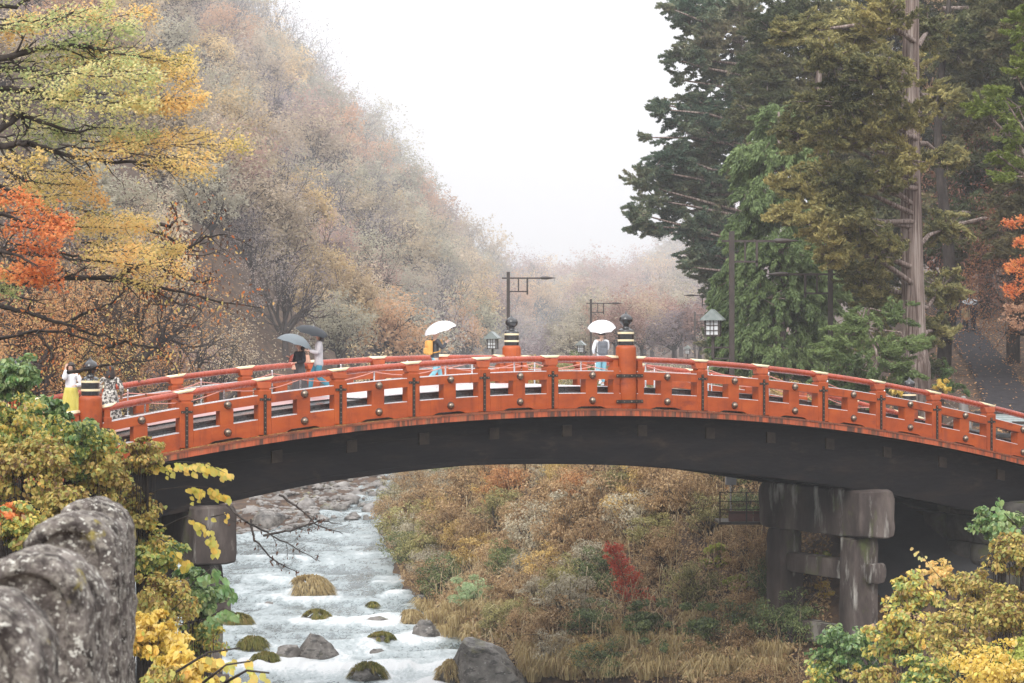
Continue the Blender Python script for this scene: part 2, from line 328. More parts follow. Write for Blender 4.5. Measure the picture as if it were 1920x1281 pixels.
# ------------------------------------------------------------------ ground, water
xs = np.concatenate([np.arange(-420, -60, 12), np.arange(-60, -24, 3), np.arange(-24, 34, .75), np.arange(34, 70, 3), np.arange(70, 430, 12)])
ys = np.concatenate([np.arange(-40, 10, 4), np.arange(10, 130, .8), np.arange(130, 260, 3), np.arange(260, 600, 9), np.arange(600, 2000, 25)])
GX, GY = np.meshgrid(xs, ys); GZ = H(GX, GY)
def gridmesh(name, X, Y, Z, mat, smooth=True):
    r, c = X.shape; V = np.stack([X, Y, Z], -1).reshape(-1, 3)
    i = np.arange(r*c).reshape(r, c)
    F = np.stack([i[:-1, :-1], i[:-1, 1:], i[1:, 1:], i[1:, :-1]], -1).reshape(-1, 4)
    return mesh(name, V, F, mat, smooth)
tag(ob('ground', gridmesh('ground', GX, GY, GZ, M_soil)), kind='structure')

def river_material():
    m, t = newmat('rushing_water'); l = t.links.new
    geo = nd(t, 'ShaderNodeNewGeometry'); mp = nd(t, 'ShaderNodeMapping'); mp.inputs['Scale'].default_value = (.9, .30, 2.2)
    l(geo.outputs['Position'], mp.inputs[0])
    n1 = nd(t, 'ShaderNodeTexNoise', Scale=1.0, Detail=7, Roughness=.68, Distortion=.8); l(mp.outputs[0], n1.inputs['Vector'])
    n2 = nd(t, 'ShaderNodeTexNoise', Scale=5.5, Detail=5, Roughness=.7, Distortion=1.4); l(mp.outputs[0], n2.inputs['Vector'])
    a = nd(t, 'ShaderNodeMath', operation='MULTIPLY'); a.inputs[1].default_value = .45; l(n2.outputs['Fac'], a.inputs[0])
    b = nd(t, 'ShaderNodeMath', operation='MULTIPLY_ADD'); b.inputs[1].default_value = .55; l(n1.outputs['Fac'], b.inputs[0]); l(a.outputs[0], b.inputs[2])
    at = nd(t, 'ShaderNodeAttribute', attribute_name='foam')
    c = nd(t, 'ShaderNodeMath', operation='ADD'); l(b.outputs[0], c.inputs[0]); l(at.outputs['Fac'], c.inputs[1])
    f = nd(t, 'ShaderNodeMapRange'); f.inputs['From Min'].default_value = .43; f.inputs['From Max'].default_value = .70; l(c.outputs[0], f.inputs['Value'])
    cr = nd(t, 'ShaderNodeValToRGB'); e = cr.color_ramp.elements
    e[0].position = 0; e[0].color = (.095,.125,.13,1); e[1].position = 1; e[1].color = (.64,.655,.66,1)
    q = e.new(.35); q.color = (.26,.31,.32,1); q = e.new(.7); q.color = (.46,.505,.515,1)
    l(f.outputs[0], cr.inputs[0])
    ro = nd(t, 'ShaderNodeMapRange'); ro.inputs['To Min'].default_value = .12; ro.inputs['To Max'].default_value = .8; l(f.outputs[0], ro.inputs['Value'])
    bp = nd(t, 'ShaderNodeBump', Strength=.7, Distance=.12); l(b.outputs[0], bp.inputs['Height'])
    bs = nd(t, 'ShaderNodeBsdfPrincipled'); l(cr.outputs[0], bs.inputs['Base Color']); l(ro.outputs[0], bs.inputs['Roughness']); l(bp.outputs[0], bs.inputs['Normal'])
    o = nd(t, 'ShaderNodeOutputMaterial'); l(bs.outputs[0], o.inputs[0]); return m
M_water = river_material()

ROCKS = []       # (x, y, radius) for foam rings; filled before the water is made
BOULD = [        # px, py(waterline), width px, height px, kind, label
 (580,1118,84,44,'grass','mossy boulder with a skirt of brown grass, in mid river below the rapids'),
 (594,1163,46,20,'moss','small domed green-topped rock standing in mid river above the large boulder'),
 (593,1232,98,58,'plain','large cracked grey boulder in the lower river, the biggest in the stream'),
 (540,1236,66,40,'plain','brown boulder leaning against the left side of the largest midstream boulder'),
 (497,1246,50,24,'moss','low mossy rock at the left foot of the two midstream boulders'),
 (474,1218,52,26,'moss','low rock with green and rusty moss left of the midstream boulders'),
 (443,1172,54,22,'moss','flat mossy rock in the river close to the left stone pier'),
 (699,1139,17,9,'moss','smallest dark mossy rock poking out of the rapids, mid stream'),
 (715,1203,44,17,'tuft','round rock covered in combed green grass in the lower right stream'),
 (708,1222,34,9,'plain','driftwood-like flat stone just below the grassy round rock'),
 (745,1114,24,10,'plain','dark wet rock in the rapids near the right bank'),
 (705,1165,60,14,'plain','wet sloping rock awash at the centre of the rapids'),
 (770,1168,44,26,'grass','rock with a cap of brown grass by the right bank'),
 (800,1196,62,50,'plain','angular grey boulder with a dark undercut at the right bank'),
 (790,1135,40,28,'plain','pale rounded boulder tucked under the right bank shrubs'),
 (690,1275,62,36,'leaf','mossy green rock overgrown with leafy plants at the bottom of the river'),
 (912,1280,180,112,'big','huge pale-topped split boulder at the bottom right of the river'),
 (845,1281,60,50,'grass','boulder with russet grass left of the huge split boulder'),
 (503,1134,22,8,'plain','low dark rock between the left pier and the mossy mid-river rock'),
]
def solve_water(px, py):
    Y = 66.0
    for _ in range(30):
        Y = -float(zw(np.float64(Y)))*FPX/(py-HOR)
    return Y
for b in BOULD:
    Y = solve_water(b[0], b[1]); ROCKS.append(((b[0]-960)/FPX*Y, Y, b[2]/FPX*Y/2))
yw = np.concatenate([np.arange(14, 60, 1.2), np.arange(60, 150, .32), np.arange(150, 400, 4), np.arange(400, 700, 12)])
tw = np.linspace(0, 1, 110)
WX = np.empty((len(yw), len(tw))); WY = np.repeat(yw[:, None], len(tw), 1)
for i, y in enumerate(yw):
    a = XL(y)-1.2; b = XR(y)+1.0
    if b < a: b = a+1
    WX[i] = a+(b-a)*tw
near = sstep(150, 110, WY)
wav = (np.sin(WY*1.1+np.sin(WX*.7)*1.6)+.7*np.sin(WY*2.3+WX*.9+np.sin(WX*1.3)*1.2)+.5*np.sin(WY*4.1-WX*1.7)+.35*np.sin(WX*3.1+WY*.9))
patch = .5+.5*np.sin(WX*.45+WY*.21+1)*np.sin(WY*.33-.4*WX)
fall = np.exp(-((WY-69.0-.25*np.abs(WX+4.5))/1.3)**2)
WZ = zw(WY) + .055*wav*(.4+patch) + fall*.12*np.abs(np.sin(WX*3.3)+.6*np.sin(WX*7.1+1))
foam = np.clip(wav*.030+.05*patch, -.08, .2) + fall*.20 + .02*sstep(84, 70, WY) - .03
for (rx, ry, rr) in ROCKS:
    d = np.hypot(WX-rx, (WY-ry)*.7); foam += .12*np.exp(-((d-rr*1.15)/(.28+.25*rr))**2)
    WZ += .07*np.exp(-((d-rr*1.1)/.4)**2)
foam += .10*np.exp(-((WY-92)/2.2)**2)*(np.sin(WX*1.1) > -.3) + .08*np.exp(-((WY-101)/1.5)**2) + .07*np.exp(-((WY-80)/1.6)**2)
me = gridmesh('river_water', WX, WY, WZ, M_water)
at = me.attributes.new('foam', 'FLOAT', 'POINT'); at.data.foreach_set('value', foam.astype(np.float32).ravel())
tag(ob('river_water', me), kind='structure')

def ribbon(name, pts, width, mat, lift):
    V = []; F = []
    for i, (x, y) in enumerate(pts):
        x0, y0 = pts[max(0, i-1)]; x1, y1 = pts[min(len(pts)-1, i+1)]
        d = Vector((x1-x0, y1-y0)).normalized(); n = Vector((d.y, -d.x))
        for k in range(5):
            q = (k/4-.5)*width; X = x+n.x*q; Y = y+n.y*q; V.append((X, Y, float(H(X, Y))+lift))
    for i in range(len(pts)-1):
        for k in range(4): F.append((i*5+k, i*5+k+1, i*5+k+6, i*5+k+5))
    return tag(ob(name, mesh(name, V, F, mat, True)), kind='structure')
ribbon('road', [(float(np.interp(y, [64, 75, 90, 116, 150, 180, 245, 300], [14.5, 12.4, 8.5, 4.6, 7, 11.5, 25, 36])), y) for y in np.arange(64, 172, 2)], 6.5, M_road, .12)
ribbon('path', [(float(path_x(y)), y) for y in np.arange(66, 170, 2)], 2.0, M_path, .10)

# ------------------------------------------------------------------ boulders
def rock_mesh(name, seed, rx, ry, rz, mat, sub=3, facets=5, amp=.22, blocky=0):
    rnd = random.Random(seed); bm = bmesh.new(); bmesh.ops.create_icosphere(bm, subdivisions=sub, radius=1)
    planes = []
    for _ in range(facets):
        n = Vector((rnd.uniform(-1, 1), rnd.uniform(-1, 1), rnd.uniform(-.1, 1))).normalized(); planes.append((n, rnd.uniform(.50, .80)))
    if blocky: planes.insert(0, (Vector((rnd.uniform(-.3, .3), rnd.uniform(-.3, .1), 1)).normalized(), rnd.uniform(.58, .7)))
    off = Vector((seed*3.7, seed*1.3, 0))
    for v in bm.verts:
        p = v.co.copy()
        if blocky: p = Vector([math.copysign(abs(c)**blocky, c) for c in p]); p *= .82
        for n, d in planes:
            q = p.dot(n)
            if q > d: p -= n*(q-d)*.97
        p *= 1+amp*mnoise.noise(p*1.6+off)+.5*amp*mnoise.noise(p*4.1+off)
        v.co = Vector((p.x*rx, p.y*ry, p.z*rz))
    me = bpy.data.meshes.new(name); bm.to_mesh(me); bm.free(); me.materials.append(mat)
    me.polygons.foreach_set('use_smooth', np.ones(len(me.polygons), dtype=bool))
    return me
def blades(c, rng, n, rad, h, w, droop=.6, flat=.5):
    """grass tuft: bent blades, two quads each, from around c; returns V, F"""
    a = rng.uniform(0, 2*np.pi, n); r = rad*np.sqrt(rng.uniform(0, 1, n)); base = np.stack([c[0]+r*np.cos(a), c[1]+r*np.sin(a), np.full(n, c[2])], 1)
    out = np.stack([np.cos(a), np.sin(a), np.zeros(n)], 1)*rng.uniform(.2, 1, n)[:, None]*(.3+r/rad)[:, None]
    hh = h*rng.uniform(.6, 1.1, n)[:, None]; up = np.array([0, 0, 1.])
    mid = base+out*hh*.35*droop+up*hh*.65; tip = base+out*hh*droop+up*hh*(1-flat*droop)
    b = rng.uniform(0, 2*np.pi, n); s = np.stack([np.cos(b), np.sin(b), np.zeros(n)], 1)*w/2
    V = np.stack([base-s, base+s, mid-s*.8, mid+s*.8, tip], 1).reshape(-1, 3)
    i = np.arange(n)[:, None]*5
    F = np.concatenate([i+[0, 1, 3, 2], i+[2, 3, 4, 4]], 0)
    F = [tuple(f[:3]) if f[2] == f[3] else tuple(f) for f in F.tolist()]
    return V, F
rng = np.random.default_rng(5)
for i, b in enumerate(BOULD):
    px, py, wpx, hpx, kind, lab = b
    x, Y, r = ROCKS[i]; hh = hpx/FPX*Y; z = float(zw(np.float64(Y)))
    t = empty('boulder', (x, Y, z), lab, 'boulder')
    big = kind in ('plain', 'big')
    me = rock_mesh('rock', 11+i*3, r*1.05, r*.85, hh*(.98 if big else .8), M_rock, 5 if wpx > 60 else 4, 12 if big else 6, .16 if big else .32, .66 if big else .75)
    ob('rock', me, t, (0, 0, hh*.06))
    if not big:
        n = int(500+wpx*26); u_ = unit(rng.normal(0, 1, (n, 3))*np.array([1, 1, 1])+np.array([0, 0, .55])); u_[:, 2] = np.abs(u_[:, 2])
        u_ = u_[(u_[:, 0]*(.9 if kind == 'grass' else .3)+.6*np.sin(u_[:, 1]*5+i)+.3*np.sin(u_[:, 0]*9+i*2)+.5*u_[:, 2]) > (-.1 if kind == 'grass' else .05)]
        n = len(u_); bp = u_*np.array([r*.86, r*.7, hh*.68])+np.array([0, 0, hh*.06]); hl_ = rng.uniform(.5, 1.4, n)[:, None]*min(.38, .14+r*.26)
        out = u_*np.array([1, 1, .4]); mid = bp+out*hl_*.45+np.array([0, 0, .25])*hl_; tip = bp+out*hl_*.95-np.array([0, 0, .35])*hl_
        u_ = unit(u_+rng.normal(0, .28, (n, 3))); sd_ = unit(np.cross(u_, np.array([0, 0, 1.])+rng.normal(0, .35, (n, 3))))*.017
        V = np.stack([bp-sd_, bp+sd_, mid+sd_*.8, mid-sd_*.8, tip], 1).reshape(-1, 3); i0 = np.arange(n)[:, None]*5
        F = [tuple(f) for f in (i0+[0, 1, 2, 3]).tolist()]+[tuple(f) for f in (i0+[3, 2, 4]).tolist()]
        tag(ob('moss_tuft', mesh('moss_tuft', V, F, L_grass if kind == 'grass' else L_moss), t), kind='stuff')
# stones of the far gravel bar: single ones where they can be told apart
rr_ = random.Random(8)
rock_protos = [rock_mesh('river_stone', 100+k, 1, .8, .6, M_rockpale if k % 3 else M_rock, 2, 5, .2) for k in range(7)]
BAR = [(505,985,90,50),(418,1000,60,30),(470,975,50,26),(545,968,34,20),(570,950,60,34),(605,975,30,12),(575,985,28,10),(640,955,34,18),(660,945,40,24),(705,958,70,32),(600,935,44,26),(640,915,50,24),(668,930,44,18),(708,912,40,20),(735,900,36,18),(752,940,60,30),(745,892,30,16),(690,898,40,18),(720,921,46,18),(660,973,40,9),(690,975,24,9),(560,925,46,24),(520,945,44,26),(478,950,46,26),(612,955,34,16),(590,905,40,20),(650,893,30,12),(630,940,26,12),(680,950,28,12),(532,935,30,16),(497,930,36,22),(455,935,40,26),(460,965,38,20),(620,925,22,12),(738,935,26,10)]
BX = []
for (px, py, wp, hp) in BAR: BX.append((px, py, wp, hp))
for _ in range(150):
    px = rr_.uniform(445, 765); py = rr_.uniform(884, 975)
    if py > 985-(px-450)*.05 or (px > 560 and rr_.random() < .35): continue
    wp = rr_.uniform(9, 26); BX.append((px, py, wp, wp*rr_.uniform(.35, .6)))
for k, (px, py, wp, hp) in enumerate(BX):
    Y = solve_water(px, py); x = (px-960)/FPX*Y; r = wp/FPX*Y/2
    o = ob('river_stone', rock_protos[k % 7], None, (x, Y, max(float(zw(np.float64(Y))), float(H(x, Y))-.1)+.05), (0, 0, rr_.uniform(0, 6.3)), (r*.9, r*.95, hp/FPX*Y*.98))
    if k < len(BAR): tag(o, 'large pale rounded stone of the gravel bar, seen under the bridge arch', 'river stone', 'large stones of the gravel bar under the arch')
    else: tag(o, 'small grey stone among the cobbles of the gravel bar under the arch', 'river stone', 'small stones of the gravel bar')

gv = MB(); ic = bmesh.new(); bmesh.ops.create_icosphere(ic, subdivisions=1, radius=1); icV = [v.co.copy() for v in ic.verts]; icF = [tuple(v.index for v in f.verts) for f in ic.faces]; ic.free()
for k in range(1500):
    Y = rr_.uniform(110, 158); x = float(XL(Y))+.3-abs(rr_.gauss(0, 3.6)); r_ = rr_.uniform(.08, .30); z = float(H(x, Y)); a = rr_.uniform(0, 6)
    gv.add([Vector((x+(v.x*math.cos(a)-v.y*math.sin(a))*r_*rr_.uniform(.9, 1.1), Y+(v.x*math.sin(a)+v.y*math.cos(a))*r_*.8, z+v.z*r_*.55)) for v in icV], icF)
tag(ob('gravel', mesh('gravel', gv.V, gv.F, M_rockpale)), 'pale cobbles of the gravel bar on the far left bank under the arch', 'gravel', None, 'stuff')
# ------------------------------------------------------------------ bridge
X0, Y0, TH = 3.072, 57.6, .4783
BAY, BETA, WID = 2.018, 1.157, 6.70
S0, KK, Z0 = -1.757, .00725, -.2142
cT, sT = math.cos(TH), math.sin(TH)
def bxy(s, w): return X0+s*cT-w*sT, Y0+s*sT+w*cT
def rz_(s): return Z0-KK*(max(-15.3, min(s, 19))-S0)**2
def BP(s, w, dz): x, y = bxy(s, w); return (x, y, rz_(s)+dz)
def post_s(n):
    q = abs(n); sg = 1 if n > 0 else -1; v = 0; k = 0
    while k < q:
        v += BETA if (k % 7 in (0, 6)) else 1.0; k += 1
    return sg*v*BAY
def bar(mb, s0, s1, w0, w1, za, zb, n=6):
    """member that follows the arch; za/zb may be functions of s"""
    fa = za if callable(za) else (lambda s: za); fb = zb if callable(zb) else (lambda s: zb)
    V = []; F = []
    for i in range(n+1):
        s = s0+(s1-s0)*i/n
        V += [BP(s, w0, fa(s)), BP(s, w1, fa(s)), BP(s, w1, fb(s)), BP(s, w0, fb(s))]
    for i in range(n):
        a = i*4; b = a+4
        F += [(a, b, b+1, a+1), (a+1, b+1, b+2, a+2), (a+2, b+2, b+3, a+3), (a+3, b+3, b, a)]
    F += [(0, 1, 2, 3), (n*4+3, n*4+2, n*4+1, n*4)]
    return mb.add(V, F)
def vbox(mb, s, ws, w0, w1, za, zb):
    """upright post: level ends"""
    z = rz_(s); V = []
    for zz in (za, zb):
        for (a, b) in ((s-ws/2, w0), (s+ws/2, w0), (s+ws/2, w1), (s-ws/2, w1)):
            x, y = bxy(a, b); V.append((x, y, z+zz))
    return mb.add(V, [(0,3,2,1),(4,5,6,7),(0,1,5,4),(1,2,6,5),(2,3,7,6),(3,0,4,7)])
x, y = bxy(0, WID/2)
bridge = empty('arched_bridge', (x, y, -10), 'vermilion lacquered arched wooden bridge on stone piers over the river', 'bridge')
NMIN, NMAX = -9, 9
SA, SB = post_s(NMIN), post_s(NMAX)
# shared small fittings
def local_mesh(mb, name, mat, smooth=True):
    o = mesh(name, mb.V, mb.F, mat, smooth); return o
b_ = MB().lathe([(.088, 0), (.088, .018), (.075, .05), (.05, .075), (.02, .086), (.001, .088)], 16)
BOSS = local_mesh(b_, 'boss', M_boss); b_ = MB().lathe([(.100, 0), (.100, .010), (.088, .012)], 16); BOSSRING = local_mesh(b_, 'boss_plate', M_black)
stud = MB().lathe([(.016, 0), (.012, .010), (.001, .014)], 8); STUD = local_mesh(stud, 'stud', M_boss)
def place(me, name, parent, s, w, dz, side):
    """fitting on a face looking across the bridge (side -1: towards the camera)"""
    p = Vector(BP(s, w, dz))-root_of(parent).location
    o = ob(name, me, parent, p); nrm = Vector((-sT*side, cT*side, 0)); o.rotation_euler = nrm.to_track_quat('Z', 'Y').to_euler(); return o
def gilt(mb, s, w, half, side_full=True, s_lo=None, s_hi=None):
    """gilt saddle that wraps the top of the handrail, widest along the crown"""
    V = []; F = []; m = 9
    for j in range(m):
        ph = -1.25+2.5*j/(m-1); hl = half*(1-.42*(abs(ph)/1.25)**1.6)
        a = s-hl if s_lo is None else max(s-hl, s_lo); b = s+hl if s_hi is None else min(s+hl, s_hi)
        for r in (.098, .086):
            for q in (a, b):
                V.append(BP(q, w+r*math.sin(ph), -.09+r*math.cos(ph)*(1.0 if r < .09 else 1.0)))
    for j in range(m-1):
        A = j*4; B = A+4
        F += [(A, A+1, B+1, B), (A+2, B+2, B+3, A+3), (A, B, B+2, A+2), (A+1, A+3, B+3, B+1)]
    F += [(0, 2, 3, 1), ((m-1)*4, (m-1)*4+1, (m-1)*4+3, (m-1)*4+2)]
    return mb.add(V, F)
def newel(s, w, side):
    c = Vector(BP(s, w, 0)); x, y = c.x, c.y; z = c.z
    o = MB().lathe([(.27, -1.42), (.285, -1.40), (.285, -.9), (.275, .14), (.275, .20), (.262, .25), (.225, .285), (.20, .29)], 28, (x, y, z)).build('newel_post', M_red, bridge)
    smooth_by_angle(o, 50)
    c1 = MB().lathe([(.214, .292), (.214, .365), (.214, .56), (.214, .66), (.20, .70), (.16, .725), (.13, .74)], 28, (x, y, z)).build('collar', M_black, o); smooth_by_angle(c1, 50)
    for zz in (.42, .62):
        g = MB().lathe([(.215, zz-.028), (.224, zz-.022), (.224, zz-.004), (.219, zz), (.224, zz+.004), (.224, zz+.022), (.215, zz+.028)], 28, (x, y, z)).build('gilt_band', M_gold, o); smooth_by_angle(g, 50)
    f = MB().lathe([(.12, .735), (.095, .76), (.085, .80), (.10, .84), (.15, .88), (.178, .93), (.186, .97), (.178, 1.02), (.145, 1.07), (.09, 1.11), (.05, 1.135), (.025, 1.165), (.004, 1.215)], 28, (x, y, z)).build('onion_finial', M_black, o, True)
    for dz, hw in ((-.53, .42), (-1.22, .42)):
        m = MB(); V = []; F = []
        for k in range(11):
            a = -hw+2*hw*k/10; bulge = .292 if abs(a) < .2 else .235
            if abs(a) < .28: d = math.sqrt(max(.30**2-a*a, 0)); d = max(d, .20)
            else: d = .20
            for zz in (-.045, .045):
                for e in (0, .012):
                    xx, yy = bxy(s+a, w+side*(d+e)); V.append((xx, yy, z+dz+zz))
        for k in range(10):
            A = k*4; B = A+4; F += [(A+1, B+1, B+3, A+3), (A+3, B+3, B+2, A+2), (A, B, B+1, A+1)]
        m.add(V, F); st = m.build('iron_strap', M_iron, o)
        for a in (-.38, -.19, 0, .19, .38):
            d = max(math.sqrt(max(.30**2-a*a, 0)) if abs(a) < .28 else .2, .2)+.012
            xx, yy = bxy(s+a, w+side*d); q = ob('stud', STUD, st, Vector((xx, yy, z+dz))-bridge.location)
            q.rotation_euler = Vector((-sT*side, cT*side, 0)).to_track_quat('Z', 'Y').to_euler(); q.scale = (1.3,)*3
    return o
def railing(w, side):
    """side -1: outer face towards the camera"""
    for n in range(NMIN, NMAX+1):
        s = post_s(n)
        if n % 7 == 0: newel(s, w, side)
        else:
            m = MB(); vbox(m, s, .345, w-.17, w+.17, -1.41, -.30); po = m.build('rail_post', M_red, bridge, bevel=.018)
            m = MB(); vbox(m, s, .25, w-.13, w+.13, -.32, -.255); m.build('post_neck', M_red, po)
            m = MB(); V = []; z = rz_(s)                      # flared bracket under the rail
            for zz, hw, hd in ((-.255, .165, .14), (-.10, .20, .10)):
                for (a, b) in ((-hw, -hd), (hw, -hd), (hw, hd), (-hw, hd)):
                    xx, yy = bxy(s+a, w+b); V.append((xx, yy, z+zz))
            m.add(V, [(0,3,2,1),(4,5,6,7),(0,1,5,4),(1,2,6,5),(2,3,7,6),(3,0,4,7)]); m.build('rail_bracket', M_red, po, bevel=.012)
            gilt(MB(), s, w, .30).build('gilt_saddle', M_gold, bridge, True)
            m = MB(); q = w+side*.172; e = w+side*.186         # upright iron strap with a cross piece
            lo, hi = min(q, e), max(q, e)
            vbox(m, s, .075, lo, hi, -1.40, -.41); vbox(m, s, .29, lo+.001*side, hi+.002*side, -.56, -.50)
            st = m.build('iron_strap', M_iron, bridge)
            for dz in (-.45, -.53, -.62, -.74, -.86, -.98, -1.10, -1.22, -1.33): place(STUD, 'stud', st, s, e+.002*side, dz, side)
            for a in (-.11, .11): place(STUD, 'stud', st, s+a, e+.002*side, -.53-KK*0, side)
        if n == NMAX: continue
        s2 = post_s(n+1); nw0, nw1 = n % 7 == 0, (n+1) % 7 == 0
        a = s+(.26 if nw0 else 0); b = s2-(.26 if nw1 else 0)
        m = MB(); pts = [BP(a+(b-a)*i/10, w, -.09) for i in range(11)]; m.tube(pts, .085, 14); m.build('handrail', M_rail, bridge, True)
        if nw0 or nw1:      # half post and gilt saddle where the rail meets the newel
            ss = s+.40 if nw0 else s2-.40
            m = MB(); vbox(m, ss+(-.02 if nw0 else .02), .20, w-.16, w+.16, -1.41, -.30); ph = m.build('half_post', M_red, bridge, bevel=.015)
            m = MB(); vbox(m, ss+(-.02 if nw0 else .02), .14, w-.12, w+.12, -.30, -.12); m.build('post_neck', M_red, ph)
            if nw0: gilt(MB(), s+.28, w, .36, s_lo=s+.27).build('gilt_saddle', M_gold, bridge, True)
            if nw1: gilt(MB(), s2-.28, w, .36, s_hi=s2-.27).build('gilt_saddle', M_gold, bridge, True)
        e0 = s+(.25 if nw0 else .172); e1 = s2-(.25 if nw1 else .172)
        sm = (s+s2)/2+.02
        mid = bar(MB(), e0, e1, w-.13, w+.165*1, -.635, -.42).build('middle_beam', M_red, bridge) if side > 0 else bar(MB(), e0, e1, w-.165, w+.13, -.635, -.42).build('middle_beam', M_red, bridge)
        h0, h1 = sm-.50, sm+.42                               # drain slot under the lower beam
        def zb(t, h0=h0, h1=h1):
            return -1.41+.055*float(sstep(h0, h0+.18, t)*(1-sstep(h1-.10, h1, t)))
        w0, w1 = (w-.165, w+.13) if side < 0 else (w-.13, w+.165)
        low = bar(MB(), e0, e1, w0, w1, zb, -1.015, 22).build('lower_beam', M_red, bridge)
        m = MB(); vbox(m, sm, .345, w-.15, w+.15, -1.03, -.62); m.build('baluster', M_red, bridge)
        for dz, par in ((-.525, mid), (-1.20, low)):
            place(BOSSRING, 'boss_plate', par, sm+.02, w+side*.165, dz, side)
            place(BOSS, 'boss', par, sm+.02, w+side*.172, dz, side)
        w0, w1 = (w-.155, w+.12) if side < 0 else (w-.12, w+.155)
        bar(MB(), e0+.01, e1-.01, w0, w1, -.419, -.402, 4).build('cap_flashing', M_cap, mid)
        for (p, q) in ((e0+.01, sm-.18), (sm+.18, e1-.01)):
            bar(MB(), p, q, w0, w1, -1.014, -.998, 3).build('cap_flashing', M_cap, low)
railing(0, -1); railing(WID, 1)
# ledges, fascia boards, deck
for side, wl in ((-1, 0), (1, WID)):
    for n in range(NMIN, NMAX):
        a, b = post_s(n), post_s(n+1)
        w0, w1 = sorted((wl+side*.44, wl-side*.25)); bar(MB(), a+.004, b-.004, w0, w1, -1.465, -1.415).build('ledge_board', M_ledge, bridge)
        w0, w1 = sorted((wl+side*.42, wl+side*.36)); bar(MB(), a+.004, b-.004, w0, w1, -1.605, -1.468).build('fascia_board', M_fascia, bridge)
    w0, w1 = sorted((wl-side*.20, wl-side*.30)); bar(MB(), SA, SB, w0, w1, -1.41, -.955, 60).build('kerb_beam', M_deck, bridge)
npl = 0
pl = MB()
s = SA
while s < SB-.1:
    e = s+.30; bar(pl, s, e-.012, .31, WID-.31, -.95, -.872, 1); s = e; npl += 1
pl.build('deck_planks', M_deck, bridge)['kind'] = 'stuff'
bar(MB(), SA, SB, .31, WID-.31, -1.40, -.955, 60).build('deck_base', M_girder, bridge)
car = bar(MB(), SA, SB, 1.45, WID-1.45, -.868, -.852, 80).build('carpet', M_carpet, bridge)
M_sheet = surf('wet_white_sheet', [(.62,.63,.66),(.74,.75,.77)], rough=(.2,.4), scale=1.2, bump=.05, coat=.3)
bar(MB(), -7.6, 6.4, .34, WID-.34, -.848, -.832, 40).build('white_sheet', M_sheet, bridge)
for w0 in (1.37, WID-1.45): bar(MB(), SA, SB, w0, w0+.08, -.868, -.835, 80).build('carpet_edging', M_black, bridge)
# fallen leaves on the near ledge
rng = np.random.default_rng(3); V = []; F = []
for i in range(520):
    s_ = rng.uniform(post_s(-8), post_s(-3)) if rng.random() < .8 else rng.uniform(post_s(-3), post_s(9)); w_ = rng.uniform(-.42, -.19); a = rng.uniform(0, 6.28); r = rng.uniform(.02, .045)
    b = len(V)
    for k in range(4):
        q = a+k*math.pi/2; V.append(BP(s_+r*math.cos(q)*(1.3 if k % 2 else .8), w_+r*math.sin(q)*.8, -1.411+.006*(k % 2)))
    F.append((b, b+1, b+2, b+3))
tag(ob('fallen_leaves', mesh('fallen_leaves', V, F, L_bank['gold'])), 'scattered yellow fallen leaves lying on the ledge of the red bridge', 'leaves', None, 'stuff')
# girders
M_crossb = surf('brown_black_wood', [(.016,.011,.009),(.045,.030,.022)], rough=(.6,.8), scale=3, bump=.2, spec=.2)
gs = [-19, -11.3, -8.88, -4.7, 0, 2.5, 7.6, 12.05, 19]; gz = [-3.1, -2.95, -2.83, -2.80, -2.96, -3.08, -3.22, -3.27, -3.4]
gbot = lambda s: float(np.interp(s, gs, gz))
for w0 in (.12, 3.1, WID-.6):
    g = bar(MB(), SA, SB, w0, w0+.48, gbot, -1.61, 70).build('girder', M_girder, bridge)
    if w0 < 1:
        bar(MB(), SA, SB, w0-.035, w0-.003, lambda s: gbot(s)+.02, lambda s: gbot(s)+.13, 70).build('girder_lip', M_girder, g)
        bar(MB(), SA, SB, w0-.02, w0-.003, -2.02, -1.98, 70).build('girder_lip', M_girder, g)
for n in range(NMIN, NMAX):
    s = (post_s(n)+post_s(n+1))/2-.6
    bar(MB(), s-.14, s+.14, .06, WID-.06, -2.16, -1.86, 1).build('cross_beam', M_crossb, bridge)
# stone piers
def rough_box(mb, s0, s1, w0, w1, z0, z1, seed, amp=.03, cut=.3):
    """stone member in bridge axes with worn, slightly wavy faces (absolute heights)"""
    ns, nw, nz = [max(2, int((q)/cut)+1) for q in (s1-s0, w1-w0, z1-z0)]
    bm = bmesh.new(); bmesh.ops.create_cube(bm, size=1)
    for ax, n in ((0, ns), (1, nw), (2, nz)):
        for k in range(1, n):
            co = [0, 0, 0]; co[ax] = -.5+k/n; no = [0, 0, 0]; no[ax] = 1
            bmesh.ops.bisect_plane(bm, geom=bm.verts[:]+bm.edges[:]+bm.faces[:], plane_co=co, plane_no=no)
    bm.verts.ensure_lookup_table(); V = []
    for v in bm.verts:
        e = sum(abs(abs(c)-.5) < 1e-4 for c in v.co)
        s = s0+(v.co.x+.5)*(s1-s0); w = w0+(v.co.y+.5)*(w1-w0); z = z0+(v.co.z+.5)*(z1-z0)
        d = Vector((v.co.x/abs(v.co.x) if abs(abs(v.co.x)-.5) < 1e-4 else 0, v.co.y/abs(v.co.y) if abs(abs(v.co.y)-.5) < 1e-4 else 0, v.co.z/abs(v.co.z) if abs(abs(v.co.z)-.5) < 1e-4 else 0))
        k = amp*mnoise.noise(Vector((s*1.7+seed, w*1.7, z*1.7)))*1.5-(.012 if e >= 2 else 0)-(.03 if e == 3 else 0)
        s += d.x*k; w += d.y*k; z += d.z*k; x, y = bxy(s, w); V.append((x, y, z))
    F = [tuple(v.index for v in f.verts) for f in bm.faces]; bm.free(); return mb.add(V, F)
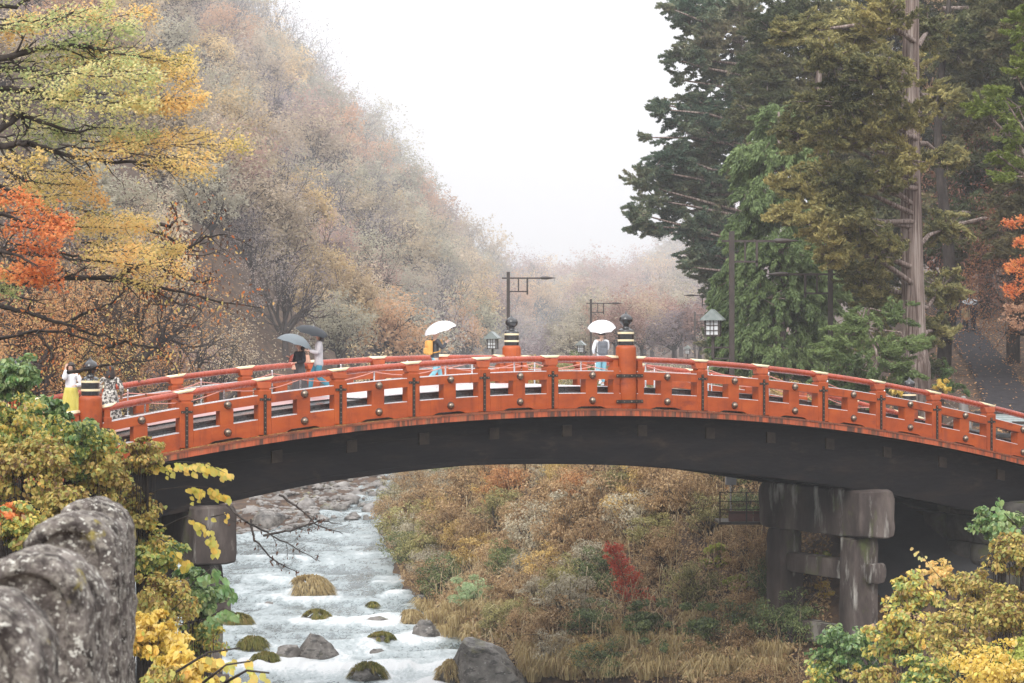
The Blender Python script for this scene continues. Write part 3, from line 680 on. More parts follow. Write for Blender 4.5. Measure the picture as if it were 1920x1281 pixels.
def pier(s, seed, ztop, zmid, hw, wn, wf, zfoot):
    cap = rough_box(MB(), s-hw, s+hw, -.25, 4.95, zmid, ztop, seed).build('pier_cap', M_pier, bridge, True, bevel=.05); smooth_by_angle(cap, 48)
    for w in (wn, wf):
        pl_ = rough_box(MB(), s-hw+.02, s-hw+.86, w, w+.78, zfoot, zmid-.003, seed+w).build('pier_pillar', M_pier, bridge, True, bevel=.035); smooth_by_angle(pl_, 48)
    for z, h in ((zmid-1.28, .58), (zmid-3.25, .58)):
        rough_box(MB(), s-hw+.17, s-hw+.70, wn+.79, wf-.01, z, z+h, seed+z, .012).build('pier_crossbeam', M_pier, bridge, False, bevel=.025)
        rough_box(MB(), s-hw+.36, s-hw+.95, wn-.30, wn-.01, z-.05, z+h-.02, seed+z+1, .010).build('pier_beam_end', M_pier, bridge, False, bevel=.025)
        rough_box(MB(), s-hw+.17, s-hw+.70, wf+.79, wf+1.1, z, z+h, seed+z+2, .010).build('pier_beam_end', M_pier, bridge, False, bevel=.025)
for o_, a in ((None, (8.22, 1.0, -4.09, -5.47, .63, .05, 3.75, -11.3)), (None, (-11.7, 7.0, -3.88, -5.30, .56, .05, 3.75, -11.3))): pier(*a)

# abutment of big stones, right (and left) end
def masonry(name, label, fn, U, Vv, seed, mat, su, sv, depth=.5):
    """wall of single stones; fn(u, v, d) -> world point, u along, v up, d outwards"""
    rnd = random.Random(seed); x, y, z = fn(U/2, 0, 0); t = empty(name, (x, y, z), label, 'stone wall'); cnt = 0
    v = 0; row = 0
    mb0 = MB(); mb0.add([fn(0, 0, -.35), fn(U, 0, -.35), fn(U, Vv, -.35), fn(0, Vv, -.35), fn(0, 0, -.9), fn(U, 0, -.9), fn(U, Vv, -.9), fn(0, Vv, -.9)], [(0,1,2,3),(4,7,6,5),(0,4,5,1),(1,5,6,2),(2,6,7,3),(3,7,4,0)]); mb0.build('wall_core', M_wallstone, t)
    while v < Vv-.1:
        h = min(sv*rnd.uniform(.8, 1.25), Vv-v); u = -rnd.uniform(0, su)
        while u < U:
            l_ = su*rnd.uniform(.7, 1.4); a, b = max(u, 0), min(u+l_, U)
            if b-a > .15:
                g = .025; V = []; nx, nz = 4, 4
                for j in range(nz+1):
                    for i in range(nx+1):
                        p = i/nx; q = j/nz; ed = min(p, 1-p, q, 1-q)
                        d = (.0 if ed == 0 else .12+.10*mnoise.noise(Vector((u*3+p*2, v*3+q*2, seed))))-.12
                        V.append(fn(a+g+(b-a-2*g)*p, v+g+(h-2*g)*q, d))
                F = [(j*5+i, j*5+i+1, j*5+i+6, j*5+i+5) for j in range(4) for i in range(4)]
                k = len(V)
                for (i, j) in ((0, 0), (4, 0), (4, 4), (0, 4)): V.append(fn(a+g+(b-a-2*g)*i/4, v+g+(h-2*g)*j/4, -.34))
                F += [(0, k, k+1, 4), (4, k+1, k+2, 24), (24, k+2, k+3, 20), (20, k+3, k, 0)]
                MB().add(V, F).build('stone', mat, t, True); cnt += 1
            u += l_
        v += h; row += 1
    return t
def ab_r(u, v, d):
    s = 13.0-d; w = -2.5+u; x, y = bxy(s, w); return (x, y, -9.6+v)
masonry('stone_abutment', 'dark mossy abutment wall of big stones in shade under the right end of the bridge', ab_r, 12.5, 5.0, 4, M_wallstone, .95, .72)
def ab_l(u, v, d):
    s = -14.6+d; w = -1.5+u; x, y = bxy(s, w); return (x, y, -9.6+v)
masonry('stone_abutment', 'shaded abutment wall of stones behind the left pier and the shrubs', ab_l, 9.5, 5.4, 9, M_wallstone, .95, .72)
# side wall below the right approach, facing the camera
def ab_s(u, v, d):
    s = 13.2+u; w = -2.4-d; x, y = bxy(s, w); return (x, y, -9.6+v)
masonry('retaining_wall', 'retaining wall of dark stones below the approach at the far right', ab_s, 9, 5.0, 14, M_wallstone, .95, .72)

# ------------------------------------------------------------------ rope stanchions and ropes on the deck
def stanchion_row(w, label, grp, step, phase, lean=0.0):
    pts = []
    s = post_s(-7)+phase; proto = None
    while s < post_s(8):
        x, y = bxy(s, w); z = rz_(s)-.852
        if proto is None:
            t = proto = empty('rope_stanchion', (x, y, z), label, 'stanchion', grp)
            a = mesh('pole', *(lambda m: (m.V, m.F))(MB().lathe([(.022, 0), (.022, .66), (.026, .67), (.026, .70), (.012, .72)], 12)), M_steel, True); ob('pole', a, t)
            a = mesh('base_plate', *(lambda m: (m.V, m.F))(MB().lathe([(.11, 0), (.11, .015), (.03, .03)], 16)), M_steel, True); ob('base_plate', a, t)
        else:
            t = proto.copy(); C.objects.link(t); t.location = (x, y, z)
            for ch in proto.children:
                c = ch.copy(); C.objects.link(c); c.parent = t
        pts.append(Vector((x, y, z+.62))); s += step
    m = MB()
    for a, b in zip(pts[:-1], pts[1:]):
        m.tube([a.lerp(b, k/8)-Vector((0, 0, .14*math.sin(math.pi*k/8))) for k in range(9)], .014, 6, False)
    return m.build('rope', M_rope, None, True)
tag(stanchion_row(1.12, 'short steel stanchion along the near edge of the bridge deck, behind the near railing', 'rope stanchions along the near side of the carpet', 2.05, 1.7), 'thin pink rope strung between the stanchions behind the near railing', 'rope')
tag(stanchion_row(WID-1.1, 'short steel stanchion along the far side of the bridge deck, by the far railing', 'rope stanchions along the far side of the carpet', 2.05, .6), 'thin pink rope strung between the stanchions beside the far railing', 'rope')

# ------------------------------------------------------------------ street lamps with lanterns behind the bridge
def box_m(name, a, b, mat, parent, loc=(0,0,0)):
    m = MB().box(a, b); return ob(name, mesh(name, m.V, m.F, mat), parent, loc)
def lamp_post(x, y, ztop, arm, lab, rz, lantern=True, lan_z=None, k=1.0, lan_x=-1.0):
    zb = float(H(x, y))-.1
    t = empty('street_lamp', (x, y, zb), lab, 'street lamp', None, rz)
    h = ztop-zb
    box_m('pole', (-.09*k, -.09*k, 0), (.09*k, .09*k, h), M_pole, t)
    m = MB(); z1 = h-.38*k
    m.box((-.35*k, -.04, z1), (arm*.78, .04, z1+.08*k))
    m.box((.0, -.035, z1-.72*k), (arm*.46, .035, z1-.65*k)); m.box((arm*.42, -.035, z1-.85*k), (arm*.46, .035, z1)); m.box((arm*.22, -.03, z1-.66*k), (arm*.25, .03, z1))
    ob('bracket_arm', mesh('bracket_arm', m.V, m.F, M_pole), t)
    m = MB().lathe([(.02, 0), (.08*k, .12*k), (.09*k, .4*k), (.03, .75*k), (.01, .9*k)], 10, M=Matrix.Translation((arm*.72, 0, z1+.05*k)) @ Matrix.Rotation(R(90), 4, 'Y'))
    ob('lamp_head', mesh('lamp_head', m.V, m.F, M_pole, True), t)
    if lantern:
        lz = (lan_z-zb); L_ = ob('lantern', mesh('lantern', *(lambda m: (m.V, m.F))(MB().box((-.27*k, -.27*k, 0), (.27*k, .27*k, .05)).box((-.05, -.05, -.75*k), (.05, .05, 0)).box((-.30*k, -.30*k, .56*k), (.30*k, .30*k, .60*k))
            .box((-.26*k, -.26*k, .05), (-.21*k, -.21*k, .56*k)).box((.21*k, -.26*k, .05), (.26*k, -.21*k, .56*k)).box((.21*k, .21*k, .05), (.26*k, .26*k, .56*k)).box((-.26*k, .21*k, .05), (-.21*k, .26*k, .56*k))
            .box((-.26*k, -.262*k, .20*k), (.26*k, -.235*k, .225*k)).box((-.26*k, -.262*k, .38*k), (.26*k, -.235*k, .405*k)).box((-.075*k, -.262*k, .05), (-.05*k, -.235*k, .56*k)).box((.05*k, -.262*k, .05), (.075*k, -.235*k, .56*k))
            .box((-.262*k, -.26*k, .20*k), (-.235*k, .26*k, .225*k)).box((-.262*k, -.26*k, .38*k), (-.235*k, .26*k, .405*k)).box((-.262*k, -.075*k, .05), (-.235*k, -.05*k, .56*k)).box((-.262*k, .05*k, .05), (-.235*k, .075*k, .56*k))), M_pole), t, (lan_x*k, 0, lz))
        L_.rotation_euler = (0, 0, -rz+R(-14))
        m = MB()
        m.box((-.205*k, -.22*k, .06), (.205*k, .22*k, .55*k)); m.box((-.22*k, -.205*k, .061), (-.206*k, .205*k, .549*k)); ob('pane', mesh('pane', m.V, m.F, M_paper), L_)
        m = MB(); e = .40*k; r0 = .60*k; r1 = .92*k
        V = [(-e, -e, r0-.04), (e, -e, r0-.04), (e, e, r0-.04), (-e, e, r0-.04), (0, -e, r1), (0, e, r1), (-e, -e, r0), (e, -e, r0), (e, e, r0), (-e, e, r0), (0, -e, r1+.04), (0, e, r1+.04)]
        m.add(V, [(0,1,2,3), (6,10,11,9), (7,8,11,10), (0,4,10,6), (1,7,10,4), (0,6,9,3), (1,2,8,7), (3,9,11,5), (2,5,11,8), (0,1,4), (3,5,2)])
        ob('roof', mesh('roof', m.V, m.F, M_roof), L_)
        m = MB().box((lan_x*k-.3, -.03, lz-.42*k), (-.09*k, .03, lz-.36*k)).box((lan_x*k, -.03, lz-.80*k), (-.09*k, .03, lz-.75*k))
        ob('lantern_bracket', mesh('lantern_bracket', m.V, m.F, M_pole), t)
    return t
def pole_at(px, pytop, Y, arm, lab, rz, lan=None, k=1.0, lan_x=-1.0):
    q = P(px, pytop, Y); lz = P(px, lan, Y).z if lan else None
    return lamp_post(q.x, Y, q.z, arm, lab, rz, bool(lan), lz, k, lan_x)
pole_at(1372, 434, 75, 2.0, 'tall brown street lamp nearest the bridge, with a large copper-roofed lantern on its left', 0, 631, 1.0, -.66)
pole_at(953, 510, 116, 2.35, 'street lamp rising behind the far crest post of the bridge, arm pointing right', 0, 655, 1.0, -.85)
pole_at(1108, 561, 180, 2.4, 'hazy street lamp behind the white umbrella, with a small lantern', 0, 661, 1.05, -.8)
pole_at(1303, 585, 245, 2.5, 'faintest farthest street lamp left of the cedars', 0, 664, 1.05, -.8)
pole_at(1557, 498, 82, 2.2, 'street lamp standing among the green cedars with its arm pointing left', R(180))
pole_at(1338, 546, 150, 1.8, 'street lamp whose arm pokes out left from behind the cedar foliage', R(180), None, .9)

# ------------------------------------------------------------------ vegetation builders
def diamonds(Cn, T, B, Ls, Ws):
    """leaf cards: four-cornered leaves with a slight fold"""
    n = len(Cn); N = np.cross(T, B)
    V = np.stack([Cn-T*Ls[:, None]/2, Cn+B*Ws[:, None]/2+N*Ws[:, None]*.12-T*Ls[:, None]*.06, Cn+T*Ls[:, None]/2, Cn-B*Ws[:, None]/2+N*Ws[:, None]*.12-T*Ls[:, None]*.06], 1).reshape(-1, 3)
    F = (np.arange(n)[:, None]*4+np.arange(4)); return V, F
def unit(a): return a/np.maximum(np.linalg.norm(a, axis=1, keepdims=True), 1e-9)
def leaves_at(Cn, Nrm, rng, Ls, asp=.6, jit=.6):
    """leaves facing roughly Nrm"""
    n = len(Cn); N = unit(Nrm+rng.normal(0, jit, (n, 3))); T = unit(np.cross(N, rng.normal(0, 1, (n, 3)))); B = np.cross(N, T)
    S = Ls*rng.uniform(.65, 1.25, n); return diamonds(Cn, T, B, S, S*asp)
def frames(rng, n, N0, T0, jn=.6, jt=.5):
    N = unit(N0+rng.normal(0, jn, (n, 3))); T = unit(T0+rng.normal(0, jt, (n, 3))); B = unit(np.cross(N, T)); T = np.cross(B, N); return T, B
def grow(rng, p, d, Lb, r, depth, segs, tips, spread=.75, up=.12, nch=3, jit=.22, minr=.004):
    """recursive branching; fills segs (p0, p1, r0, r1) and tips (p, d)"""
    k = 3; q = p.copy()
    for i in range(k):
        d = d+rng.normal(0, jit, 3); d[2] += up; d = d/np.linalg.norm(d)
        p2 = q+d*Lb/k; r2 = max(r*(1-.22), minr); segs.append((q, p2, r, r2)); q = p2; r = r2
        if depth > 0 and i > 0 or (depth > 0 and i == 0 and rng.random() < .4):
            for _ in range(nch-1 if i < k-1 else nch):
                a = rng.normal(0, 1, 3); a -= d*a.dot(d); a /= np.linalg.norm(a)+1e-9
                nd_ = d*(1-spread*.5)+a*spread; nd_ /= np.linalg.norm(nd_)
                grow(rng, q, nd_, Lb*rng.uniform(.55, .78), r*.62, depth-1, segs, tips, spread, up, nch, jit, minr)
        if depth == 0: tips.append((q, d))
def seg_mesh(segs, n=5, keep=0.0):
    S = [s for s in segs if s[2] >= keep]
    A = np.array([s[0] for s in S]); B = np.array([s[1] for s in S]); r0 = np.array([s[2] for s in S]); r1 = np.array([s[3] for s in S])
    D = unit(B-A); U = unit(np.cross(D, np.array([.3, .2, .93]))); Wv = np.cross(D, U); B = B+D*r1[:, None]*.4
    V = []
    for k in range(n):
        a = 2*np.pi*k/n; o = U*math.cos(a)+Wv*math.sin(a); V.append(A+o*r0[:, None]); V.append(B+o*r1[:, None])
    V = np.stack(V, 1); m = len(S); base = np.arange(m)[:, None]*(2*n); F = []
    for k in range(n):
        l = (k+1) % n; F.append(base+np.array([2*k, 2*l, 2*l+1, 2*k+1]))
    return V.reshape(-1, 3), np.concatenate(F, 0)

# broadleaf trees of the hillside: eight crowns, each with its own limbs
def broad_variant(seed, nleaf, lsize, depth=3, spread=.8, tight=.5):
    rng = np.random.default_rng(seed); segs = []; tips = []
    p = np.array([0, 0, -.06]); segs.append((p, np.array([.01, 0, .16]), .030, .026)); base = np.array([.01, 0, .16])
    for i in range(5):
        a = 2*np.pi*(i+rng.uniform(0, .7))/5; d = np.array([math.cos(a)*.75, math.sin(a)*.75, rng.uniform(.5, 1.1)]); d /= np.linalg.norm(d)
        st = base+np.array([0, 0, .10*rng.random()])
        grow(rng, st, d, rng.uniform(.26, .36), .020, depth, segs, tips, spread, .10, 3, .2, .0016)
    for k in range(2): grow(rng, base, np.array([rng.normal(0, .2), rng.normal(0, .2), 1.]), .4, .020, depth, segs, tips, spread, .1, 3, .2, .0016)
    T = np.array([t[0] for t in tips]); D = np.array([t[1] for t in tips])
    c = np.array([0, 0, .42]); idx = rng.integers(0, len(T), nleaf)
    Cn = T[idx]+rng.normal(0, .030*tight*2, (nleaf, 3))*np.array([1, 1, .55]); N = unit(Cn-c)*.6+np.array([0, 0, .7])
    V, F = leaves_at(Cn, N, rng, lsize, .62, .5)
    SV, SF = seg_mesh(segs, 4, .0017)
    return (SV, SF), (V, F)
def kinds_of(n0, seeds, nleaf, lsize, **k):
    out = []
    for sd_ in seeds:
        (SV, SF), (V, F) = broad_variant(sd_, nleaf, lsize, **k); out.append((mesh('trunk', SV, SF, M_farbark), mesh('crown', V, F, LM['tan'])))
    return out
FULL = kinds_of('full', range(6), 5600, .032, depth=3, tight=.34)
BARE = kinds_of('bare', range(20, 24), 2600, .018, depth=3, spread=.62, tight=.6)
NEAR = kinds_of('near', range(40, 43), 15000, .0125, depth=3, tight=.42)
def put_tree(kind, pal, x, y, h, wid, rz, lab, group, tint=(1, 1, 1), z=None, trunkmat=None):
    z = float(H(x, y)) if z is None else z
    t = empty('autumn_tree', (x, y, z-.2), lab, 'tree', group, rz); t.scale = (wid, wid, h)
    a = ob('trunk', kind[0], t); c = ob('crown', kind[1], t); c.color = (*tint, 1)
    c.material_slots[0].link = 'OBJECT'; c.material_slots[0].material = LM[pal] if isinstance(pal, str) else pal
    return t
rnd = random.Random(12)
PALW = [('mauve', 30), ('tan', 26), ('greyolive', 18), ('gold', 9), ('orange', 7), ('rust', 10)]
WORD = {'mauve': 'mauve-grey, nearly bare', 'tan': 'pale tan', 'greyolive': 'grey-olive', 'gold': 'pale golden', 'orange': 'soft orange', 'rust': 'dull rust-coloured'}
def pick():
    r = rnd.uniform(0, 100)
    for k, v in PALW:
        r -= v
        if r <= 0: return k
    return 'mauve'
rows = [(128, 6, 150), (150, 7, 130), (165, 7, 96), (178, 7.5, 66), (200, 8, 66), (225, 9, 68), (252, 9.5, 68), (285, 10.5, 68), (330, 12, 72), (385, 13.5, 78), (450, 15, 76), (525, 17, 74), (610, 19, 72), (710, 21.5, 68), (820, 24.5, 64), (925, 27, 62)]
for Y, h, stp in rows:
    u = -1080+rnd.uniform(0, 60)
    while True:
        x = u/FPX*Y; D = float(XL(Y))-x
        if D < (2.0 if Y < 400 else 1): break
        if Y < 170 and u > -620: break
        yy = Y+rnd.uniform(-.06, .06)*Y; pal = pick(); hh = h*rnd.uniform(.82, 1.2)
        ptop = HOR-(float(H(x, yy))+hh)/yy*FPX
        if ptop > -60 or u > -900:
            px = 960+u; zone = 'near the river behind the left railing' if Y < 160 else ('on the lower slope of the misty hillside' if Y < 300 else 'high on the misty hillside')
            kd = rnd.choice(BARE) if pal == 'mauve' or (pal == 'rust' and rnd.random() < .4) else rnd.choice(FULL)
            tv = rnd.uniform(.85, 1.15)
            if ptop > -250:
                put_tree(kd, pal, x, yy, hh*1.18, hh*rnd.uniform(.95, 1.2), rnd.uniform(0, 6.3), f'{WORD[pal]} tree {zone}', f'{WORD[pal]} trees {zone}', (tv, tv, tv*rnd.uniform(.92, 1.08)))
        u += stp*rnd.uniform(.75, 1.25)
# crest of the spur against the sky, and trees of the far valley side
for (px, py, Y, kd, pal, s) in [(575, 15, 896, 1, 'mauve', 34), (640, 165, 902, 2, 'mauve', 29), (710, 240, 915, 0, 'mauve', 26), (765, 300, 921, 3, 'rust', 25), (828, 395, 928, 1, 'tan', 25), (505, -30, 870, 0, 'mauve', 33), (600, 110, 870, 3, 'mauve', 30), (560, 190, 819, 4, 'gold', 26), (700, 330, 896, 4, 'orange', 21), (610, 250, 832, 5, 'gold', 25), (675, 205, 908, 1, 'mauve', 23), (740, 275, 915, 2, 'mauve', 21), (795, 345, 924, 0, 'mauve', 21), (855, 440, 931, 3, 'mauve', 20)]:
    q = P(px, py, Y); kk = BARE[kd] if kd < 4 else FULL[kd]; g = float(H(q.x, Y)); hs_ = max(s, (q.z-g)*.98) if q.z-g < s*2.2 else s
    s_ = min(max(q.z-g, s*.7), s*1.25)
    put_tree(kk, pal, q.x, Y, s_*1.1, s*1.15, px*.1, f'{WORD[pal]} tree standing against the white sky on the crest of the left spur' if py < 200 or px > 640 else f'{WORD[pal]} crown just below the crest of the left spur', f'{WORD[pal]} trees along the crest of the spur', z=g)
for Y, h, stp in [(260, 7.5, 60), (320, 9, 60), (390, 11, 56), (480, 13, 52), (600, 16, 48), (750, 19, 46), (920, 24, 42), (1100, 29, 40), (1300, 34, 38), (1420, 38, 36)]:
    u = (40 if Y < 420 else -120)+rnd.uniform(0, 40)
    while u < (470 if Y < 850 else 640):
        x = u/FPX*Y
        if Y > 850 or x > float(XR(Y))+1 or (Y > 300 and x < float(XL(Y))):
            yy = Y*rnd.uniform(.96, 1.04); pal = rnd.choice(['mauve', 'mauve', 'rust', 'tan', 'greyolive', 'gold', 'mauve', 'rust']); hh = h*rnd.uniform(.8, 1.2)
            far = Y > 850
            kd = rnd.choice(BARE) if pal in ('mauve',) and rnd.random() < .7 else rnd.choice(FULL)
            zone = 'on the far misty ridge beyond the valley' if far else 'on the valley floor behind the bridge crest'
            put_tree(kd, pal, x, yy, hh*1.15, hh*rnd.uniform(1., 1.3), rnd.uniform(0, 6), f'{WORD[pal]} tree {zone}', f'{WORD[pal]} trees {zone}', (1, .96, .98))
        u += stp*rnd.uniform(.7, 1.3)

# conifers
def conifer(seed, Ht, rad, nbr, clumps, blades_, bl, shape, droop=.25, tuft=.55, gap=.0, zlo=.12, lean_up=.6):
    """trunk, limbs and tufted clumps of short needle blades"""
    rng = np.random.default_rng(seed); segs = []
    tr = Ht*.014+.12
    pts = [np.array([.12*math.sin(i*.9+seed), .12*math.cos(i*.7+seed), Ht*i/14]) for i in range(15)]
    for i in range(14): segs.append((pts[i], pts[i+1], tr*(1-i/15)+.04+(.12 if i == 0 else 0), tr*(1-(i+1)/15)+.04))
    Cc = []; Cr = []
    for k in range(nbr):
        f = zlo+(1-zlo)*(k+rng.random())/nbr; z = Ht*f; a = k*2.399+rng.normal(0, .3); R0 = rad*shape(f)*rng.uniform(.65, 1.15)
        if R0 < .3: R0 = .3
        d = np.array([math.cos(a), math.sin(a), .18]); p = np.array([0, 0, z]); prev = p
        m = max(3, int(clumps*R0/rad+.5)+1)
        for j in range(1, m+1):
            t = j/m; q = p+d*R0*t; q[2] = z+R0*(.22*t-droop*t*t)+rng.normal(0, .12)
            segs.append((prev, q, .05*R0/rad*(1.3-t)+.015, .05*R0/rad*(1.2-t)+.01)); prev = q
            if t > .25 and rng.random() > gap:
                for _ in range(2 if t > .5 else 1):
                    Cc.append(q+rng.normal(0, .28, 3)*np.array([1, 1, .5])*R0*.25); Cr.append(tuft*rng.uniform(.6, 1.25)*(.6+.5*R0/rad))
    Cc = np.array(Cc); Cr = np.array(Cr); n = len(Cc)*blades_; idx = np.repeat(np.arange(len(Cc)), blades_)
    dirs = unit(rng.normal(0, 1, (n, 3))*np.array([1, 1, .8])+np.array([0, 0, .25])); rr = Cr[idx]*(.35+.65*rng.random(n)**.5)
    Cn = Cc[idx]+dirs*rr[:, None]*np.array([1, 1, .62]); out = Cc[idx]*np.array([1, 1, 0]); out = unit(out+1e-6)
    T = unit(dirs*.8+out*.3+np.array([0, 0, lean_up])+rng.normal(0, .35, (n, 3))); B = unit(np.cross(T, rng.normal(0, 1, (n, 3))))
    S = bl*rng.uniform(.6, 1.3, n); V, F = diamonds(Cn, T, B, S, S*.34)
    return seg_mesh(segs, 7), (V, F)
def put_conifer(name, g, x, y, lab, leafm, z=None, bark=M_cedar, tint=(1, 1, 1), rz=0, sc=1):
    (SV, SF), (V, F) = g; z = float(H(x, y))-.2 if z is None else z
    t = empty(name, (x, y, z), lab, 'tree', None, rz); t.scale = (sc, sc, sc)
    ob('trunk', mesh('trunk', SV, SF, bark, True), t); c = ob('crown', mesh('crown', V, F, leafm), t); c.color = (*tint, 1); return t
round_sh = lambda f: max(.15, math.sin(min(1, f*1.05)*math.pi)**.55)
cone_sh = lambda f: max(.08, (1-f)**.75)
# the near great cedar: a tall trunk cleared of foliage low down
xq, Yq = 15.2, 80.0
zq = float(H(xq, Yq))-.3; t = empty('great_cedar', (xq, Yq, zq), 'huge cedar with a tall bare reddish-grey fissured trunk right of the lamp posts', 'tree')
rng = np.random.default_rng(77); n = 40; V = []; F = []; ht = 30; rings = 70
for i in range(rings+1):
    f = i/rings; z = ht*f; r = .47*(1-.72*f)+.26*math.exp(-z/.9)+.10*math.exp(-((z-2.4)/.5)**2)
    cx = -.35*f-.14*math.sin(f*5); cy = .1*math.sin(f*7)
    for k in range(n):
        a = 2*math.pi*k/n; fl = .025*math.cos(a*9+1.4*math.sin(z*.25))+.03*math.cos(a*17+z*.22)+.02*math.sin(a*4+z*.35)
        bul = .30*math.exp(-((z-2.6)/.7)**2)*max(0, math.cos(a-math.pi*1.05))
        rr = r*(1+fl)+bul; V.append((cx+rr*math.cos(a), cy+rr*math.sin(a), z))
for i in range(rings):
    for k in range(n): l = (k+1) % n; F.append((i*n+k, i*n+l, (i+1)*n+l, (i+1)*n+k))
ob('trunk', mesh('trunk', V, F, M_cedar, True), t)
def clump_cloud(rng, centres, radii, per, bl, lean=.5, asp=.34, flat=.62):
    """feathery sprays: each clump is drawn out along its own outward, drooping axis"""
    Cc = np.array(centres); Cr = np.array(radii); m = len(Cc); idx = np.repeat(np.arange(m), (per*Cr**2/np.mean(Cr**2)).astype(int)+8); n = len(idx)
    out = unit(Cc*np.array([1, 1, 0])+rng.normal(0, .3, (m, 3))); ax = unit(out+rng.normal(0, .45, (m, 3))+np.array([0, 0, -.25 if lean >= 0 else -1.1]))
    t = rng.random(n)**.8; rad = (.62-.42*t)*rng.random(n)**.5; d = unit(rng.normal(0, 1, (n, 3))); A = ax[idx]; d = d-A*(d*A).sum(1, keepdims=True)
    up = .28 if lean >= 0 else -.05
    Cn = Cc[idx]+A*((t*2.3-.8)*Cr[idx])[:, None]+d*(rad*Cr[idx]*1.15)[:, None]*np.array([1, 1, .75]); Cn[:, 2] += up*(t*t)*Cr[idx]
    T = unit(A*.9+d*.8+np.array([0, 0, lean*.7])+rng.normal(0, .35, (n, 3))); B = unit(np.cross(T, rng.normal(0, 1, (n, 3))))
    S = bl*rng.uniform(.6, 1.4, n); return diamonds(Cn, T, B, S, S*asp)
def boughs(name, t, spec, seed, mat, per, bl, root, rt=.13, sub=9, crad=.55, lean=.5, tint=(1,1,1)):
    sub = int(sub*2.4); crad *= .74; per = int(per*.60)
    """boughs leave the trunk and carry tufted clumps; spec rows are (x, y, z, radius) of the bough's mass, in thing space"""
    rng = np.random.default_rng(seed); cs = []; rs = []; segs = []
    for (x, y, z, r) in spec:
        c = np.array([x, y, z]); zr = min(max(z-.2*np.hypot(x, y)+rng.uniform(-.5, 1), .5), root(0)); p = np.array([0, 0, zr])
        m = (p+c)/2+rng.normal(0, .25, 3); segs += [(p, m, rt, rt*.7), (m, c, rt*.7, rt*.3)]
        k = max(4, int(sub*(r/1.2)**2))
        for _ in range(k):
            d = unit(rng.normal(0, 1, (1, 3)))[0]*np.array([1, 1, .75]); q = c+d*r*rng.uniform(.2, 1.12)
            cs.append(q); rs.append(crad*rng.uniform(.6, 1.2)); segs.append((c, q, rt*.28, .015))
    SV, SF = seg_mesh(segs, 5); V, F = clump_cloud(rng, cs, rs, per, bl*.92, lean, flat=.95)
    ob('boughs', mesh('boughs', SV, SF, M_cedar, True), t)['kind'] = 'stuff'
    c = ob('crown', mesh(name, V, F, mat), t); c.name = 'crown'; c.color = (*tint, 1); return c
def spec_px(t, rows, jy=2.2, seed=1):
    """bough masses given by where they hang around this trunk"""
    rr = random.Random(seed); o = t.location; out = []
    for (px, py, rpx, dy) in rows:
        Y = o.y+dy; q = P(px, py, Y); out.append((q.x-o.x, dy, q.z-o.z, rpx/FPX*Y))
    return out
GC = [(1560,110,60,-3),(1500,60,55,1),(1610,60,60,2),(1650,150,70,-3.5),(1590,200,60,-3.2),(1540,190,50,-1),(1660,30,60,-2),(1740,60,50,3),(1700,220,50,-2.5),(1640,250,60,-3),(1560,260,55,-3),(1500,250,50,0),(1620,340,55,-3),(1560,350,60,-2.5),(1500,350,50,-1),(1480,400,36,-2),(1670,330,45,-2.8),(1700,300,40,-2.4),(1610,410,60,-3),(1550,430,60,-3),(1650,460,50,-2),(1570,480,40,-3),(1620,520,50,0),(1660,570,50,1),(1760,180,45,1),(1775,300,40,2),(1770,430,45,2),(1765,540,50,2.2),(1752,620,34,2.2),(1700,120,40,1),(1690,20,50,3),(1660,650,40,1)]
boughs('crown', t, spec_px(t, GC), 5, L_cedar_yel, 210, .18, lambda a: 28, .12, 34, .44, .45)
# tall cedars forming the dark mass behind
def cedar_mass(name, x, Y, ht, rows, seed, mat, lab, per=260, bl=.2, crad=.6, sub=10, lean=.5, tint=(1,1,1), bark=M_cedar, tr=.36, kr=.13):
    z = float(H(x, Y))-.3; t = empty(name, (x, Y, z), lab, 'tree')
    segs = []; pr = np.array([0, 0, 0.])
    for i in range(1, 13):
        q = np.array([.25*math.sin(i*.8+seed), .2*math.cos(i+seed)-.2, ht*i/12]); segs.append((pr, q, tr*(1-(i-1)/14), tr*(1-i/14))); pr = q
    SV, SF = seg_mesh(segs, 12); ob('trunk', mesh('trunk', SV, SF, bark, True), t)
    boughs('crown', t, spec_px(t, rows, seed=seed), seed, mat, per, bl, lambda a: ht, kr, sub, crad, lean, tint); return t
FIR1 = [(1290,25,45,0),(1340,60,50,-1),(1390,20,50,0),(1260,110,22,-2),(1300,110,40,-1),(1350,140,50,1),(1410,100,50,0),(1245,75,0.1,0),(1290,20,36,2),(1440,50,50,0),(1400,170,50,0),(1330,200,46,0),(1240,205,24,-2),(1290,235,42,-1),(1240,195,16,0),(1350,260,55,0),(1265,290,45,-1),(1215,258,12,-2),(1225,320,36,-2),(1300,330,55,0),(1200,345,26,-2),(1360,340,50,0),(1195,400,30,-3),(1230,375,30,-2),(1225,425,26,-2),(1270,395,30,0),(1300,430,36,-1),(1340,410,50,0),(1300,480,32,-1),(1330,500,40,0),(1360,470,45,0),(1290,500,18,-2),(1190,430,14,-2),(1255,15,14,-2),(1275,150,16,-1),(1330,90,50,1),(1380,240,55,1),(1320,290,50,1),(1400,330,50,1),(1330,370,50,1),(1370,420,50,1),(1300,190,34,1),(1360,20,50,1),(1330,450,40,1),(1280,350,40,1),(1255,345,30,0),(1250,420,24,0),(1350,540,36,0),(1370,590,36,0),(1345,640,30,0),(1350,690,30,0)]
cedar_mass('old_fir', (1395-960)/FPX*128, 128, 27, [r for r in FIR1 if r[2] > 1], 3, L_fir, 'ragged dark fir with layered boughs reaching over the valley, leftmost of the evergreens', 210, .22, .55, 20, .25, kr=.12)
